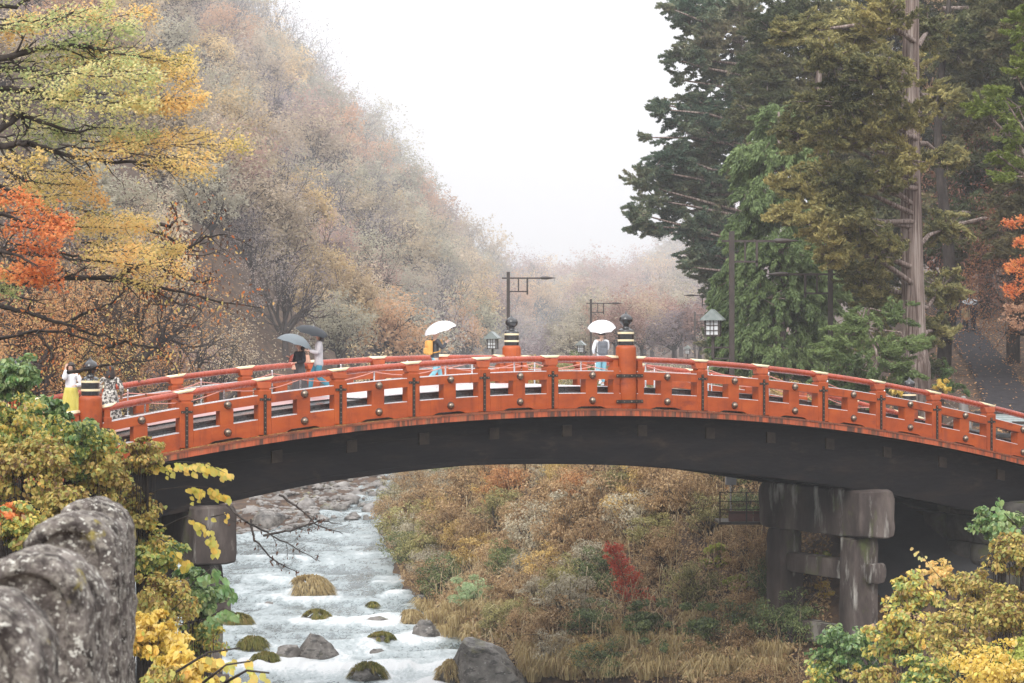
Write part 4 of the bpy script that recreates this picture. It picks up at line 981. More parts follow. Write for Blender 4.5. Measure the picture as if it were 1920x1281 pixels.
CY1 = [(1420,300,55,0),(1460,240,55,1),(1500,300,50,0),(1440,370,55,-1),(1490,400,55,0),(1400,430,45,0),(1450,470,60,-1),(1500,480,50,0),(1380,520,45,0),(1430,560,60,-1),(1490,570,60,0),(1370,600,40,0),(1420,640,60,-1),(1480,660,60,0),(1540,620,55,0),(1380,670,45,0),(1530,540,50,0),(1560,690,50,0),(1450,710,50,0),(1360,560,22,0),(1355,640,22,0),(1350,690,26,0),(1400,720,40,0),(1540,460,50,1)]
cedar_mass('weeping_cypress', (1470-960)/FPX*90, 90, 13, CY1, 8, L_cypress, 'soft light green cypress with drooping sprays behind the first lamp post', 300, .2, .55, 28, -.7, kr=.07)
CD2 = [(1440,140,60,0),(1480,190,60,0),(1420,220,55,0),(1520,120,60,1),(1460,290,50,-1),(1410,320,35,0),(1500,30,60,0),(1450,60,55,0),(1550,40,60,0),(1530,230,60,2),(1580,300,60,3),(1540,330,60,3),(1590,420,60,3),(1600,130,70,4),(1650,220,70,4),(1680,400,70,4),(1640,500,60,4),(1590,540,60,4)]
cedar_mass('brown_cedar', (1530-960)/FPX*112, 112, 26, CD2, 13, L_cedar, 'tall brownish cedar between the ragged fir and the great bare trunk', 240, .22, .6, 26, .4)
GB = [(1580,640,38,0),(1620,610,45,0),(1650,660,45,0),(1600,690,40,-1),(1640,720,45,0),(1690,700,35,0),(1700,650,35,0),(1560,720,40,0),(1680,590,35,1),(1560,660,30,0),(1610,740,40,0),(1530,740,35,0)]
cedar_mass('young_cedar', (1630-960)/FPX*77, 77, 4.6, GB, 21, L_cypress, 'low bright green young cedar just left of the great trunk base', 240, .15, .4, 26, .3, tint=(.92, .92, .85), tr=.12, kr=.04)
CD3 = [(1790,100,50,0),(1830,60,60,0),(1800,200,50,0),(1860,20,60,0),(1830,400,50,2),(1790,450,50,1),(1765,540,30,0),(1755,620,28,-1),(1900,430,45,1),(1830,300,60,4),(1880,400,60,4),(1757,690,22,-1)]
cedar_mass('dark_cedar', (1768-960)/FPX*100, 100, 22, CD3, 31, L_cedar, 'dark cedar behind and right of the great bare trunk', 240, .21, .6, 24, .4, tint=(.9, .95, .9), bark=M_bark)
SB = [(1785,700,20,0),(1775,722,24,0),(1798,730,18,0)]
cedar_mass('small_cedar', (1785-960)/FPX*78, 78, 1.6, SB, 41, L_cypress, 'small green cedar sapling at the edge of the dark path', 240, .12, .32, 14, .3, tr=.06, kr=.02, tint=(.9, 1, .9))
BG = [(1880,180,30,0),(1900,130,30,0),(1850,210,28,0),(1890,240,35,0),(1870,290,26,0),(1905,290,30,0),(1915,60,30,0),(1910,200,40,1),(1835,200,18,0),(1920,340,0.1,0),(1930,120,40,0),(1885,330,14,0),(1930,20,40,0)]
cedar_mass('bright_cedar', (1990-960)/FPX*62, 62, 12, [r for r in BG if r[2] > 1], 51, L_bright, 'vivid yellow-green cedar bough hanging in at the right edge', 330, .13, .42, 14, .2, kr=.06)

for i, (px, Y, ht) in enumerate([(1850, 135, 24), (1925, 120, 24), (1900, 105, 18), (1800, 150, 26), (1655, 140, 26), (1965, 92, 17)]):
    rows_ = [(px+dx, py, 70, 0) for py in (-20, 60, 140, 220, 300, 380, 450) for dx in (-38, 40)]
    cedar_mass('forest_cedar', (px-960)/FPX*Y, Y, ht, rows_, 60+i, L_cedar, ['dark cedar in the forest shade above the path, behind the maples', 'dark cedar at the right edge behind the orange sprays', 'shaded cedar right of the forest path', 'tall cedar in the mist just right of the great trunk', 'tall hazy cedar behind the great bare trunk', 'shaded cedar half cut off by the right edge'][i], 200, .26, .7, 12, .3, tint=(.6, .6, .6), bark=M_bark)  # darkened tint puts the forest shade into the foliage colour
rng = np.random.default_rng(91); n = 9000; yy = 70+85*rng.random(n); x = path_x(yy)+rng.normal(1.5, 6, n); ok = (np.abs(x-path_x(yy)) > .8) | (rng.random(n) < .25); x, yy = x[ok], yy[ok]; n = len(x)
Cn = np.stack([x, yy, H(x, yy)+np.where(np.abs(x-path_x(yy)) < 1.1, .13, .04)+rng.uniform(0, .04, n)], 1); T, B = frames(rng, n, np.tile([0, -.2, 1.], (n, 1)), rng.normal(0, 1, (n, 3)), .3, .3); S = rng.uniform(.07, .15, n)
V, F = diamonds(Cn, T, B, S, S*.7); tag(ob('fallen_leaves', mesh('fallen_leaves', V, F, L_bank['rust'])), 'rust-brown fallen leaves strewn beside the dark forest path', 'leaves', None, 'stuff')
# maples and autumn trees of the right hand slope
for (px, py, Y, s, pal, lab) in [(1815, 130, 150, 8, 'amber', 'orange maple crown high at the right between the dark cedars'),
        (1950, 240, 104, 7, 'maroon', 'brown autumn tree behind the vivid green bough'),
        (1790, 250, 152, 8, 'rust', 'pale orange tree right of the great trunk, halfway up'),
        (1770, 330, 140, 7, 'rust', 'maroon-pink maple right of the great trunk'),
        (1945, 440, 98, 4.2, 'amber', 'rust-red maple above the dark path'),
        (1985, 380, 95, 5, 'maroon', 'russet tree under the vivid green bough'),
        (1850, 20, 140, 9, 'tan', 'pale bare-twigged tree at the top right between cedars'),
        (1780, 60, 150, 9, 'tan', 'grey-tan tree at the top right, behind the great trunk')]:
    q = P(px, py, Y); g = float(H(q.x, Y))
    k = NEAR[int(px+py) % 3]; hh = max(s*1.1, (q.z-g)*1.45)
    put_tree(k, pal, q.x, Y, hh, min(hh*.8, s*1.5), px*.7, lab, None, (1, .80, .66))
for (px, py, Y, s) in [(1765, 655, 74, 1.3), (1690, 690, 74, 1.2), (1665, 690, 76, 1.5), (1640, 705, 74, 1.2)]:
    pass

# ------------------------------------------------------------------ shrubs and foreground leaves
def ovate(Cn, T, B, Ls, Ws):
    n = len(Cn); N = np.cross(T, B); L2 = Ls[:, None]; W2 = Ws[:, None]; up = N*W2*.16
    V = np.stack([Cn-T*L2*.5, Cn-T*L2*.22+B*W2*.46+up, Cn+T*L2*.12+B*W2*.44+up, Cn+T*L2*.5-N*L2*.08, Cn+T*L2*.12-B*W2*.44+up, Cn-T*L2*.22-B*W2*.46+up], 1).reshape(-1, 3)
    i = np.arange(n)[:, None]*6; F = np.concatenate([i+[0, 3, 2, 1], i+[0, 5, 4, 3]], 0); return V, F
STAR = []
for k in range(5):
    a = (k-2)*.66; STAR.append((math.sin(a)*(1 if k == 2 else .86 if k in (1, 3) else .62), math.cos(a)*(1 if k == 2 else .86 if k in (1, 3) else .62)))
    if k < 4: b = a+.33; STAR.append((math.sin(b)*.36, math.cos(b)*.36))
STAR.append((0, -.12))
def stars(Cn, T, B, Ls):
    n = len(Cn); S = np.array(STAR); V = Cn[:, None, :]+(B[:, None, :]*S[None, :, 0:1]+T[:, None, :]*S[None, :, 1:2])*Ls[:, None, None]*.62
    k = len(STAR); V[:, :, 2] -= (np.abs(S[:, 0])*.25)[None, :]*Ls[:, None]
    return V.reshape(-1, 3), np.arange(n)[:, None]*k+np.arange(k)[None, ::-1]
def shrub_parts(rng, R, n, ls, asp=.62, clump=14, flat=.85, ov=True, twn=26):
    """leaves gathered in sprays through a rounded mass; local space, centre at origin"""
    cc = unit(rng.normal(0, 1, (clump, 3)))*R*rng.uniform(.25, .95, (clump, 1))*np.array([1, 1, flat]); cr = R*rng.uniform(.16, .36, clump)
    idx = rng.integers(0, clump, n); d = unit(rng.normal(0, 1, (n, 3))); C0 = cc[idx]+d*(cr[idx]*rng.uniform(.25, 1, n)**.6)[:, None]*np.array([1, 1, .6])
    N0 = unit(C0)*.5+d*.4+np.array([0, -.25, .75]); T0 = unit(C0+np.array([0, 0, -.5]))*.7+np.array([0, 0, -.6])
    T, B = frames(rng, n, N0, T0, .75, .6); S = ls*rng.uniform(.6, 1.3, n)
    V, F = ovate(C0, T, B, S, S*asp) if ov else diamonds(C0, T, B, S, S*asp)
    segs = []
    for k in range(twn):
        e = cc[k % clump]+rng.normal(0, .12, 3)*R; s0 = np.array([rng.normal(0, .12)*R, rng.normal(0, .12)*R, -R*.9]); m = (s0+e)/2+rng.normal(0, .10, 3)*R+np.array([0, 0, .1*R])
        segs += [(s0, m, .012*R+.004, .009*R+.003), (m, e, .009*R+.003, .003)]
    return (V, F), seg_mesh(segs, 4)
def shrub(px, py, rpx, Y, leafm, n, ls, lab, seed, name='shrub', asp=.62, tint=(1, 1, 1), stemm=None, flat=.85, ov=True, clump=14, group=None, sep=0, grd=True):
    rng = np.random.default_rng(seed); q = P(px, py, Y); R_ = rpx/FPX*Y; g = float(H(q.x, Y))
    (V, F), (SV, SF) = shrub_parts(rng, R_, n, ls, asp, clump, flat, ov)
    z0 = min(g, q.z-R_*.8); t = empty(name, (q.x, Y, z0), lab, 'shrub', group); dz = q.z-z0
    V[:, 2] += dz; SV[:, 2] += dz
    low = SV[:, 2] < dz-R_*.75
    SV[low, 2] = -.05; SV[low, 0] *= .6
    ob('stems', mesh('stems', SV, SF, stemm or M_bark), t)
    if sep:                                  # the biggest leaves nearest the camera are single leaf objects
        C6 = V.reshape(-1, 6, 3).mean(1); order = np.argsort(C6[:, 1]-.0*C6[:, 2])[:sep]
        keep = np.ones(len(C6), bool); keep[order] = False
        lm = LEAFMESH[leafm.name]
        for i in order:
            p = V[i*6:i*6+6]; a = p[3]-p[0]; L_ = np.linalg.norm(a); T = a/L_; B = unit((p[1]-p[5])[None])[0]; N = np.cross(T, B)
            o = ob('leaf', lm, t); Mx = Matrix(((T[0], B[0], N[0], C6[i][0]), (T[1], B[1], N[1], C6[i][1]), (T[2], B[2], N[2], C6[i][2]), (0, 0, 0, 1)))
            o.matrix_local = Mx @ Matrix.Scale(L_, 4)
            k = float(rng.uniform(.75, 1.25)); o.color = (k*float(rng.uniform(.7, 1.3)), k, k, 1)
        V = V.reshape(-1, 6, 3)[keep].reshape(-1, 3); m = keep.sum(); i_ = np.arange(m)[:, None]*6; F = np.concatenate([i_+[0, 3, 2, 1], i_+[0, 5, 4, 3]], 0)
    c = ob('leaves', mesh('leaves', V, F, leafm), t); c.color = (*tint, 1); c['kind'] = 'stuff'
    return t
LEAFMESH = {}
for k in (L_green, L_gmix, L_yellow, L_ymix, L_mapley, L_mapleo):
    V, F = ovate(np.zeros((1, 3)), np.array([[1., 0, 0]]), np.array([[0, 1., 0]]), np.ones(1), np.ones(1)*.64); LEAFMESH[k.name] = mesh('leaf', V, F, k)

# left foreground mass
LF = [(28,705,52,38,L_green,'glossy green leafy shrub at the left edge above the others',40), (90,778,50,37,L_green,'green shrub with drooping round leaves left of the first onion-topped post',40),
      (20,790,80,36,L_gmix,'green and yellow shrub at the left edge beside the bridge end',20), (140,835,80,35,L_gmix,'yellow-green shrub in front of the left bridge end',20), (150,812,34,36,L_green,'green spray reaching in front of the left end of the red railing',26),
      (60,880,90,34,L_ymix,'yellow and brown leafy shrub at the far left, over the stone posts',10), (190,890,60,35,L_ymix,'brownish-yellow shrub below the left end of the red railing',10), (265,855,46,37,L_ymix,'small mixed shrub below the red ledge',8),
      (30,990,60,31,L_gmix,'mixed green shrub behind the stone posts',0), (120,960,60,33,L_ymix,'yellow-brown shrub just above the stone posts',0), (250,960,55,37,L_ymix,'shrub with thin reddish leaves left of the left pier cap',0),
      (290,1040,62,37,L_gmix,'green-tipped shrub beside the left pier pillar',20), (370,1110,56,38,L_green,'leafy green branch crossing the left pier pillar',30), (300,1130,66,36,L_ymix,'brown and yellow shrub at the foot of the left pier',0),
      (380,1190,50,38,L_gmix,'mixed shrub right of the stone posts',0), (290,1200,60,33,L_yellow,'clump of bright yellow leaves beside the last stone post',30), (350,1262,62,31,L_yellow,'bright yellow foliage at the bottom left beside the river',26), (300,1275,40,30,L_ymix,'yellow-brown foliage at the bottom left corner of the stream',0)]
for i, (px, py, r, Y, m, lab, sep) in enumerate(LF):
    shrub(px, py, r*1.06, Y, m, int((1100+r*r*.40)*(.55 if m is L_yellow else 1)), .115 if m in (L_green, L_yellow) else .085, lab, 500+i, sep=sep, clump=46)
for i, (px, py, r, Y, m) in enumerate([(-20,960,40,30,L_mapleo),(20,960,22,31,L_mapleo)]):
    shrub(px, py, r, Y, m, 300, .09, ['orange-red leaves at the left edge above the stone posts', 'small patch of orange leaves behind the first stone posts'][i], 560+i)
# right foreground mass
RF = [(1870,985,50,46,L_green,'green leafy bush top against the dark abutment at the far right',24), (1905,1040,60,45,L_ymix,'brown and yellow bush at the right edge under the bridge',0), (1820,1120,66,46,L_ymix,'yellow-brown bush right of the right pier',0),
      (1710,1110,52,48,L_gmix,'green shrub beside the near pillar of the right pier',20), (1760,1075,30,49,L_mapley,'thin yellow-leaved shoot rising before the dark abutment',10), (1690,1190,70,47,L_gmix,'mixed green shrub at the foot of the right pier',16), (1590,1220,62,48,L_green,'bluish green shrub in front of the lower crossbeam of the right pier',24),
      (1800,1210,80,44,L_ymix,'wide yellow-brown shrub in the lower right',0), (1900,1150,66,44,L_ymix,'ochre shrub at the right edge, middle height',0), (1860,1262,80,42,L_yellow,'pale yellow bush in the bottom right corner',20), (1740,1275,60,43,L_gmix,'green shrub at the bottom edge right of the pier',0), (1640,1278,50,45,L_ymix,'yellow shrub at the bottom edge below the right pier',0), (1540,1262,40,48,L_gmix,'small green shrub at the foot of the far pillar',0), (1910,1235,50,43,L_yelgreen,'yellow-green foliage at the lower right edge',0)]
for i, (px, py, r, Y, m, lab, sep) in enumerate(RF):
    shrub(px, py, r*1.05, Y, m, int((1000+r*r*.36)*(.6 if m is L_yellow else 1)), .115 if m in (L_green, L_gmix) else .095, lab, 600+i, sep=sep, clump=46)

# yellow sprigs in front of the dark girder
def sprig(pts, Y, nl, ls, leafm, lab, seed, name='leafy_branch', hang=.35, mat=None, star=True, first=0.3):
    rnd = random.Random(seed); q = [P(a, b, Y+rnd.uniform(-.15, .15)) for a, b in pts]
    t = empty(name, q[0], lab, 'branch'); m = MB(); m.tube(q, [.012-.009*i/len(q) for i in range(len(q))], 5); m.build('twig', M_bark, t, True)
    lm = LEAFMESH[leafm.name]
    for i in range(nl):
        f = first+(1-first)*i/nl; a = f*(len(q)-1); k = min(int(a), len(q)-2); p = q[k].lerp(q[k+1], a-k); d = (q[k+1]-q[k]).normalized()
        T = (d*rnd.uniform(.2, .9)+Vector((rnd.uniform(-.3, .3), rnd.uniform(-.7, .4), -rnd.uniform(hang, 1.3)))).normalized(); N = Vector((rnd.uniform(-.5, .5), -1, rnd.uniform(.1, .9))).normalized()
        B = N.cross(T).normalized(); N = T.cross(B); L_ = ls*rnd.uniform(.7, 1.25); c = p+T*L_*.5+Vector((rnd.uniform(-.08, .08), rnd.uniform(-.2, .2), -abs(rnd.gauss(0, .11))*min(1, 2.2*f)*(1.3-f)))-t.location
        o = ob('leaf', lm, t); o.matrix_local = Matrix(((T[0], B[0], N[0], c[0]), (T[1], B[1], N[1], c[1]), (T[2], B[2], N[2], c[2]), (0, 0, 0, 1))) @ Matrix.Diagonal((L_, L_*1.15, L_, 1))
        k = rnd.uniform(.8, 1.15); o.color = (k*rnd.uniform(.75, 1.1), k, k, 1)
    return t
sprig([(230,905),(275,872),(330,866),(385,868),(428,890)], 37, 78, .12, L_yellow, 'yellow-leaved branch just under the red fascia, in front of the dark girder', 1)
sprig([(250,940),(300,918),(350,912),(395,914),(430,932)], 37.2, 60, .12, L_yellow, 'lower yellow-leaved branch in front of the dark girder, left of the river', 2, first=.5)
sprig([(300,990),(350,968),(385,985),(400,1015),(405,1035)], 37, 40, .12, L_yellow, 'hanging yellow leaves in front of the left pier cap', 3, hang=.8)
sprig([(300,1010),(330,1030),(350,1050),(345,1062)], 36.8, 26, .125, L_yellow, 'small bunch of amber leaves left of the left pier cap', 4, hang=.9)
sprig([(330,1130),(370,1085),(400,1062),(425,1090),(440,1120)], 37, 46, .13, L_green, 'green-leaved shoot arching over the left pier pillar toward the river', 5)
sprig([(340,1170),(390,1160),(420,1140),(445,1152)], 37, 36, .13, L_green, 'lower green-leaved shoot reaching over the river from the left', 6)
sprig([(395,970),(420,964),(432,958)], 37, 8, .10, L_yellow, 'tiny yellow sprig at the right side of the left pier cap', 7, hang=.1, first=0)
sprig([(1795,1110),(1760,1080),(1735,1050),(1722,1028)], 48, 34, .10, L_mapley, 'thin yellow shoot leaning left over the dark abutment', 8, first=0)
sprig([(1920,1000),(1885,965),(1868,945),(1875,930)], 45, 30, .13, L_green, 'green shoot pointing up at the far right below the girder', 9, first=0)
# soft yellow leaves very near the camera at the bottom
for i, (a, b, Y) in enumerate([((380,1281),(470,1240),16), ((330,1260),(450,1215),17), ((420,1281),(505,1262),15)]):
    sprig([a, ((a[0]+b[0])/2, (a[1]+b[1])/2-14), b], Y, 12, .085, L_yellow, ['blurred yellow sprig close to the camera at the bottom, above the rapids', 'blurred yellow-green sprig near the camera left of the rapids', 'lowest blurred yellow sprig at the bottom edge'][i], 20+i, first=.1)
# bare twigs hanging over the river
def bare_branch(paths, Y, lab, r0, seed, leafm=None, nl=0, ls=.05, name='bare_branch', cat='branch', sub=3, tag_=True, parent=None):
    rng = np.random.default_rng(seed); segs = []; pts_l = []
    o = np.array(P(*paths[0][0], Y)) if parent is None else np.array(root_of(parent).location)
    for path in paths:
        q = [np.array(P(a, b, Y))+np.array([0, rng.normal(0, .25), 0])-o for a, b in path]; n = len(q)
        fine = []
        for i in range(n-1):
            for k in range(5):
                fine.append(q[i]*(1-k/5)+q[i+1]*k/5+rng.normal(0, .018, 3)*(np.linalg.norm(q[i+1]-q[i])))
        fine.append(q[-1]); m = len(fine)
        for i in range(m-1):
            a = r0*(1-i/m)**.8+.004; b = r0*(1-(i+1)/m)**.8+.004; segs.append((fine[i], fine[i+1], a, b))
            if i > 2 and rng.random() < .75:
                d = unit((fine[i+1]-fine[i])[None])[0]; Lk = np.linalg.norm(fine[-1]-fine[0])*.17*rng.uniform(.4, 1.2); p = fine[i]; r = b*.5
                d = unit((d+rng.normal(0, .55, 3)*np.array([1, .8, 1]))[None])[0]
                for k in range(4):
                    d = unit((d+rng.normal(0, .25, 3))[None])[0]; p2 = p+d*Lk/4; segs.append((p, p2, max(r*(1-k*.2), .004), max(r*(1-(k+1)*.2), .003))); pts_l.append(p2); p = p2
                    if rng.random() < .6:
                        d2 = unit((d+rng.normal(0, .6, 3))[None])[0]; e = p+d2*Lk*.4; segs.append((p, e, max(r*.4, .003), .003)); pts_l.append(e)
    t = parent or empty(name, tuple(o), lab, cat)
    SV, SF = seg_mesh(segs, 6); ob('twigs' if parent is None else 'limbs', mesh('twigs', SV, SF, M_bark), t)
    return t, np.array(pts_l), rng
t, pl_, rg = bare_branch([[(420,950),(470,975),(500,1000),(560,1030),(600,1050)], [(470,975),(480,1010),(515,1050),(560,1075)], [(520,930),(560,955),(600,985),(640,1005)], [(500,1000),(560,990),(600,975),(640,985)]], 42, 'bare drooping branch with withered leaves hanging over the river right of the left pier', .022, 3)
n = 110; idx = rg.integers(0, len(pl_), n); T, B = frames(rg, n, np.tile([0, -1., .2], (n, 1)), np.tile([0, 0, -1.], (n, 1))); S = rg.uniform(.05, .10, n)
V, F = ovate(pl_[idx]+np.array([0, 0, -.04]), T, B, S, S*.4); c = ob('leaves', mesh('leaves', V, F, L_brownleaf), t); c['kind'] = 'stuff'

# ------------------------------------------------------------------ the maples at the upper left
def spray_tree(name, lab, cat, Y, limbs, sprays, r0, seed, trunk_px, star=True, ls=.072):
    """limbs are paths of the wood; sprays are flat layered fans of twigs and leaves: (x0,y0,x1,y1,height px,leaves,material)"""
    rng = np.random.default_rng(seed); q0 = P(trunk_px, 700, Y); g = float(H(q0.x, Y)); t = empty(name, (q0.x, Y, g-.1), lab, cat); o = np.array(t.location)
    top = P(trunk_px, 150, Y); segs = []
    for i in range(8):
        a = np.array([.2*math.sin(i), .1*i*0, (top.z-g)*i/8]); b = np.array([.2*math.sin(i+1), 0, (top.z-g)*(i+1)/8]); segs.append((a, b, .26-.02*i, .24-.02*i))
    SV, SF = seg_mesh(segs, 10); ob('trunk', mesh('trunk', SV, SF, M_bark, True), t)
    for lb in limbs:
        st = P(trunk_px, lb[0][1]+60, Y)
        bare_branch([[(trunk_px, lb[0][1]+50)]+lb], Y, '', r0, seed+len(lb)*7+lb[0][1], parent=t)
    byM = {}
    twsegs = []
    for (x0, y0, x1, y1, h, n, m) in sprays:
        A = np.array(P(x0, y0, Y))-o; B_ = np.array(P(x1, y1, Y))-o; dy = rng.uniform(-.9, .9); A[1] += dy; B_[1] += dy+rng.uniform(-.5, .5)
        ax = B_-A; Ln = np.linalg.norm(ax); d = ax/Ln; lat = np.array([0, 1., 0]); hz = h/FPX*Y
        nt_ = max(8, int(Ln*7)); pts = []
        prev = A
        for k in range(nt_):
            f = (k+1)/nt_; c = A+ax*f+np.array([0, 0, -.10*Ln*(f*f-f)*-1*.6])+rng.normal(0, .012, 3); twsegs.append((prev, c, .012*(1-f)+.004, .012*(1-f)+.003)); prev = c
            for sgn in (-1, 1):
                l2 = (.22+.55*math.sin(math.pi*min(1, f*.85+.1)))*min(Ln*.42, 1.1)*rng.uniform(.5, 1.15)
                dd = d*.85+lat*sgn*rng.uniform(.25, .9)+np.array([0, 0, rng.normal(.04, .26)+(.75*hz/max(l2, .2))*rng.uniform(-1, 1)*.9]); dd /= np.linalg.norm(dd)
                e = c+dd*l2-np.array([0, 0, .10*l2]); twsegs.append((c, e, .005, .003)); pts.append((c, e))
        pa = np.array([p[0] for p in pts]); pb = np.array([p[1] for p in pts]); n = int(n*1.45); idx = rng.integers(0, len(pts), n); f = rng.uniform(.15, 1.08, n)[:, None]
        Cn = pa[idx]*(1-f)+pb[idx]*f+rng.normal(0, 1, (n, 3))*np.array([.06, .06, .06]); Cn[:, 2] -= .02
        N0 = np.tile([.1, -.55, .8], (n, 1)); T0 = unit(pb[idx]-pa[idx])*.6+np.array([0, 0, -.55]); T, Bv = frames(rng, n, N0, T0, .45, .45)
        S = ls*rng.uniform(.6, 1.2, n); byM.setdefault(m.name, []).append((Cn, T, Bv, S))
    SV, SF = seg_mesh(twsegs, 4); ob('twigs', mesh('twigs', SV, SF, M_bark), t)['kind'] = 'stuff'
    for k, lst in byM.items():
        Cn, T, Bv, S = [np.concatenate([q[i] for q in lst]) for i in range(4)]
        V, F = stars(Cn, T, Bv, S); c = ob('leaves', mesh('leaves', V, F, MATS[k]), t); c['kind'] = 'stuff'
    return t
G, Yl, O = L_mapleg, L_mapley, L_mapleo
SPM = 1
SP = [(-30,20,150,5,40,520,Yl),(0,60,200,20,46,700,G),(40,90,250,45,46,800,G),(60,110,330,90,50,1000,Yl),(100,75,340,105,36,700,Yl),(-20,120,170,85,50,700,G),(20,150,250,120,46,800,G),(120,150,300,150,44,700,G),(150,120,350,140,34,600,Yl),(-10,190,150,190,50,560,G),(100,195,290,205,44,800,G),(180,180,330,190,30,500,Yl),(240,190,370,175,22,420,Yl),(60,235,240,250,40,600,G),(160,235,280,240,30,360,G),(-20,250,110,240,50,420,G),(-20,60,60,40,60,400,Yl),(150,20,260,0,30,300,Yl),
      (150,262,430,262,26,900,Yl),(120,275,380,300,24,700,Yl),(200,250,360,235,22,420,Yl),(240,300,370,308,16,240,Yl),(-20,300,90,300,40,340,Yl),(-20,10,50,-20,50,300,G),(20,215,90,215,40,240,G),(40,310,150,320,30,300,Yl)]
LIMB = [[(0,50),(85,48),(135,20)], [(0,107),(50,92),(120,82),(170,88),(210,102),(280,108)], [(0,165),(60,165),(95,172),(135,177),(210,180)], [(0,272),(65,272),(115,288),(200,300),(260,300),(350,313)], [(-10,255),(40,215),(60,222),(140,246),(180,245)], [(0,125),(60,130),(100,143)], [(-20,30),(30,15),(60,-20)]]
spray_tree('maple_tree', 'yellow and green maple whose boughs fill the upper left corner', 'tree', 31, LIMB, SP, .055, 4, -190)
SP = [(-20,340,60,350,36,300,Yl),(0,330,150,345,40,600,Yl),(30,370,200,370,40,800,Yl),(60,400,230,400,36,800,Yl),(110,420,270,425,34,800,Yl),(130,450,320,462,28,800,Yl),(160,470,300,480,28,520,Yl),(180,490,340,500,22,500,Yl),(190,515,280,525,16,200,Yl),(120,385,190,395,22,200,L_ymix),(-20,390,20,380,40,160,Yl),(60,345,170,350,26,260,L_ymix),
      (-20,545,40,540,30,220,G),(-20,520,30,510,30,200,Yl)]
LIMB = [[(0,350),(45,372),(90,400),(130,425)], [(-10,470),(50,472),(120,478),(170,486)], [(0,310),(30,330),(60,345)]]
spray_tree('golden_maple', 'golden yellow maple at the left under the green one', 'tree', 32.5, LIMB, SP, .045, 14, -170, ls=.066)
SP = [(-30,365,70,375,40,260,O),(-20,390,110,405,36,330,O),(0,420,125,435,30,340,O),(-10,450,80,460,30,220,O),(0,480,90,495,34,300,O),(10,510,95,522,24,240,O),(-20,500,40,515,30,150,O),(60,410,120,420,20,110,O)]
spray_tree('red_maple', 'flame-orange maple spray at the left edge', 'tree', 30, [[(0,400),(45,420),(90,440)], [(0,470),(40,480),(80,500)]], SP, .04, 24, -150, ls=.08)
SP = [(1990,470,1885,500,26,420,L_mapleo),(1990,440,1895,455,22,300,L_mapleo),(2000,520,1890,540,24,300,L_mapleo),(2000,560,1885,580,20,260,LM['orange']),(1990,400,1900,410,24,240,L_mapleo),(2000,600,1900,600,20,160,LM['orange'])]
spray_tree('orange_maple', 'bright orange maple sprays hanging in at the right edge above the dark path', 'tree', 66, [[(2010,480),(1960,485),(1900,500)]], SP, .05, 34, 2070, ls=.15)
# dark-limbed cherry, nearly leafless
t = empty('cherry_tree', P(-140, 700, 34), 'nearly leafless tree with long dark limbs reaching right above the left end of the bridge', 'tree')
g = float(H(t.location.x, 34)); t.location.z = g
m = MB(); m.tube([(t.location.x, 34, g-.2), (t.location.x+.1, 34, g+2.2), (t.location.x-.1, 34, P(0, 540, 34).z)], [.28, .2, .15], 12); m.build('trunk', M_bark, t, True)
allp = []
for k, pth in enumerate([[(-140,600),(-40,545),(40,530),(125,522),(220,519),(255,500),(320,485),(390,445),(425,440)], [(220,519),(280,537),(350,550),(420,567),(490,577)], [(255,500),(300,500),(345,520),(380,530),(405,520)], [(290,500),(325,490),(345,470),(385,455)], [(-140,640),(-40,590),(0,574),(50,585),(115,605),(170,625),(240,640)], [(115,605),(160,590),(200,570),(235,545)], [(220,519),(250,535),(300,550),(340,570),(370,582)], [(-140,680),(-20,640),(60,620),(120,622),(200,650),(250,690)], [(60,620),(95,660),(100,700)], [(280,430),(300,440),(350,465),(380,475)], [(300,420),(320,425),(328,405),(322,380)], [(0,465),(60,478),(150,488),(210,492)], [(200,650),(240,640),(290,655),(330,690)], [(130,700),(170,690),(220,680),(300,672)]]):
    _, p_, rg = bare_branch([pth], 34+k*.12, '', .058 if len(pth) > 6 else .03, 300+k, parent=t); allp.append(p_)
pl_ = np.concatenate(allp)
for mm, n, reg in ((L_brownleaf, 900, 1.0), (L_mapleo, 420, .6), (L_mapley, 420, .6)):
    idx = rg.integers(0, len(pl_), n); Cn = pl_[idx]+rg.normal(0, .09, (n, 3)); T, B = frames(rg, n, np.tile([0, -1., .3], (n, 1)), np.tile([0, 0, -1.], (n, 1))); S = rg.uniform(.04, .08, n)
    V, F = ovate(Cn, T, B, S, S*.5); c = ob('leaves', mesh('leaves', V, F, mm), t); c['kind'] = 'stuff'
# orange-brown fine-twigged trees behind the left end of the bridge
for i, (px, py, Y, s, pal, lab) in enumerate([(60,620,60,4.6,L_bank['rust'],'fine-twigged orange tree at the left edge behind the cherry limbs'), (170,600,66,5,L_bank['brown'],'brown fine-twigged tree behind the first onion-topped post'), (250,580,72,5.5,L_bank['rust'],'rusty fine-twigged tree left of the walkers with umbrellas'), (120,690,64,4.2,L_bank['gold'],'yellowish tree just behind the left end of the bridge'), (340,640,90,5.5,L_bank['brown'],'brown tree seen over the left railing'), (20,500,75,6.5,L_bank['brown'],'brown tree behind the flame-orange maple'), (230,690,80,4.2,L_bank['rust'],'low rusty tree behind the railing right of the patterned dress'), (420,690,105,5,LM['tan'],'tan tree seen between the left railing and the walkers')]):
    q = P(px, py, Y); g = float(H(q.x, Y)); put_tree(BARE[i % 4] if i % 3 else NEAR[i % 3], pal, q.x, Y, s*1.25, s*1.2, i*1.3, lab, None, z=max(g, q.z-s*.62) if q.z-s*.62 > g else g, trunkmat=M_bark)

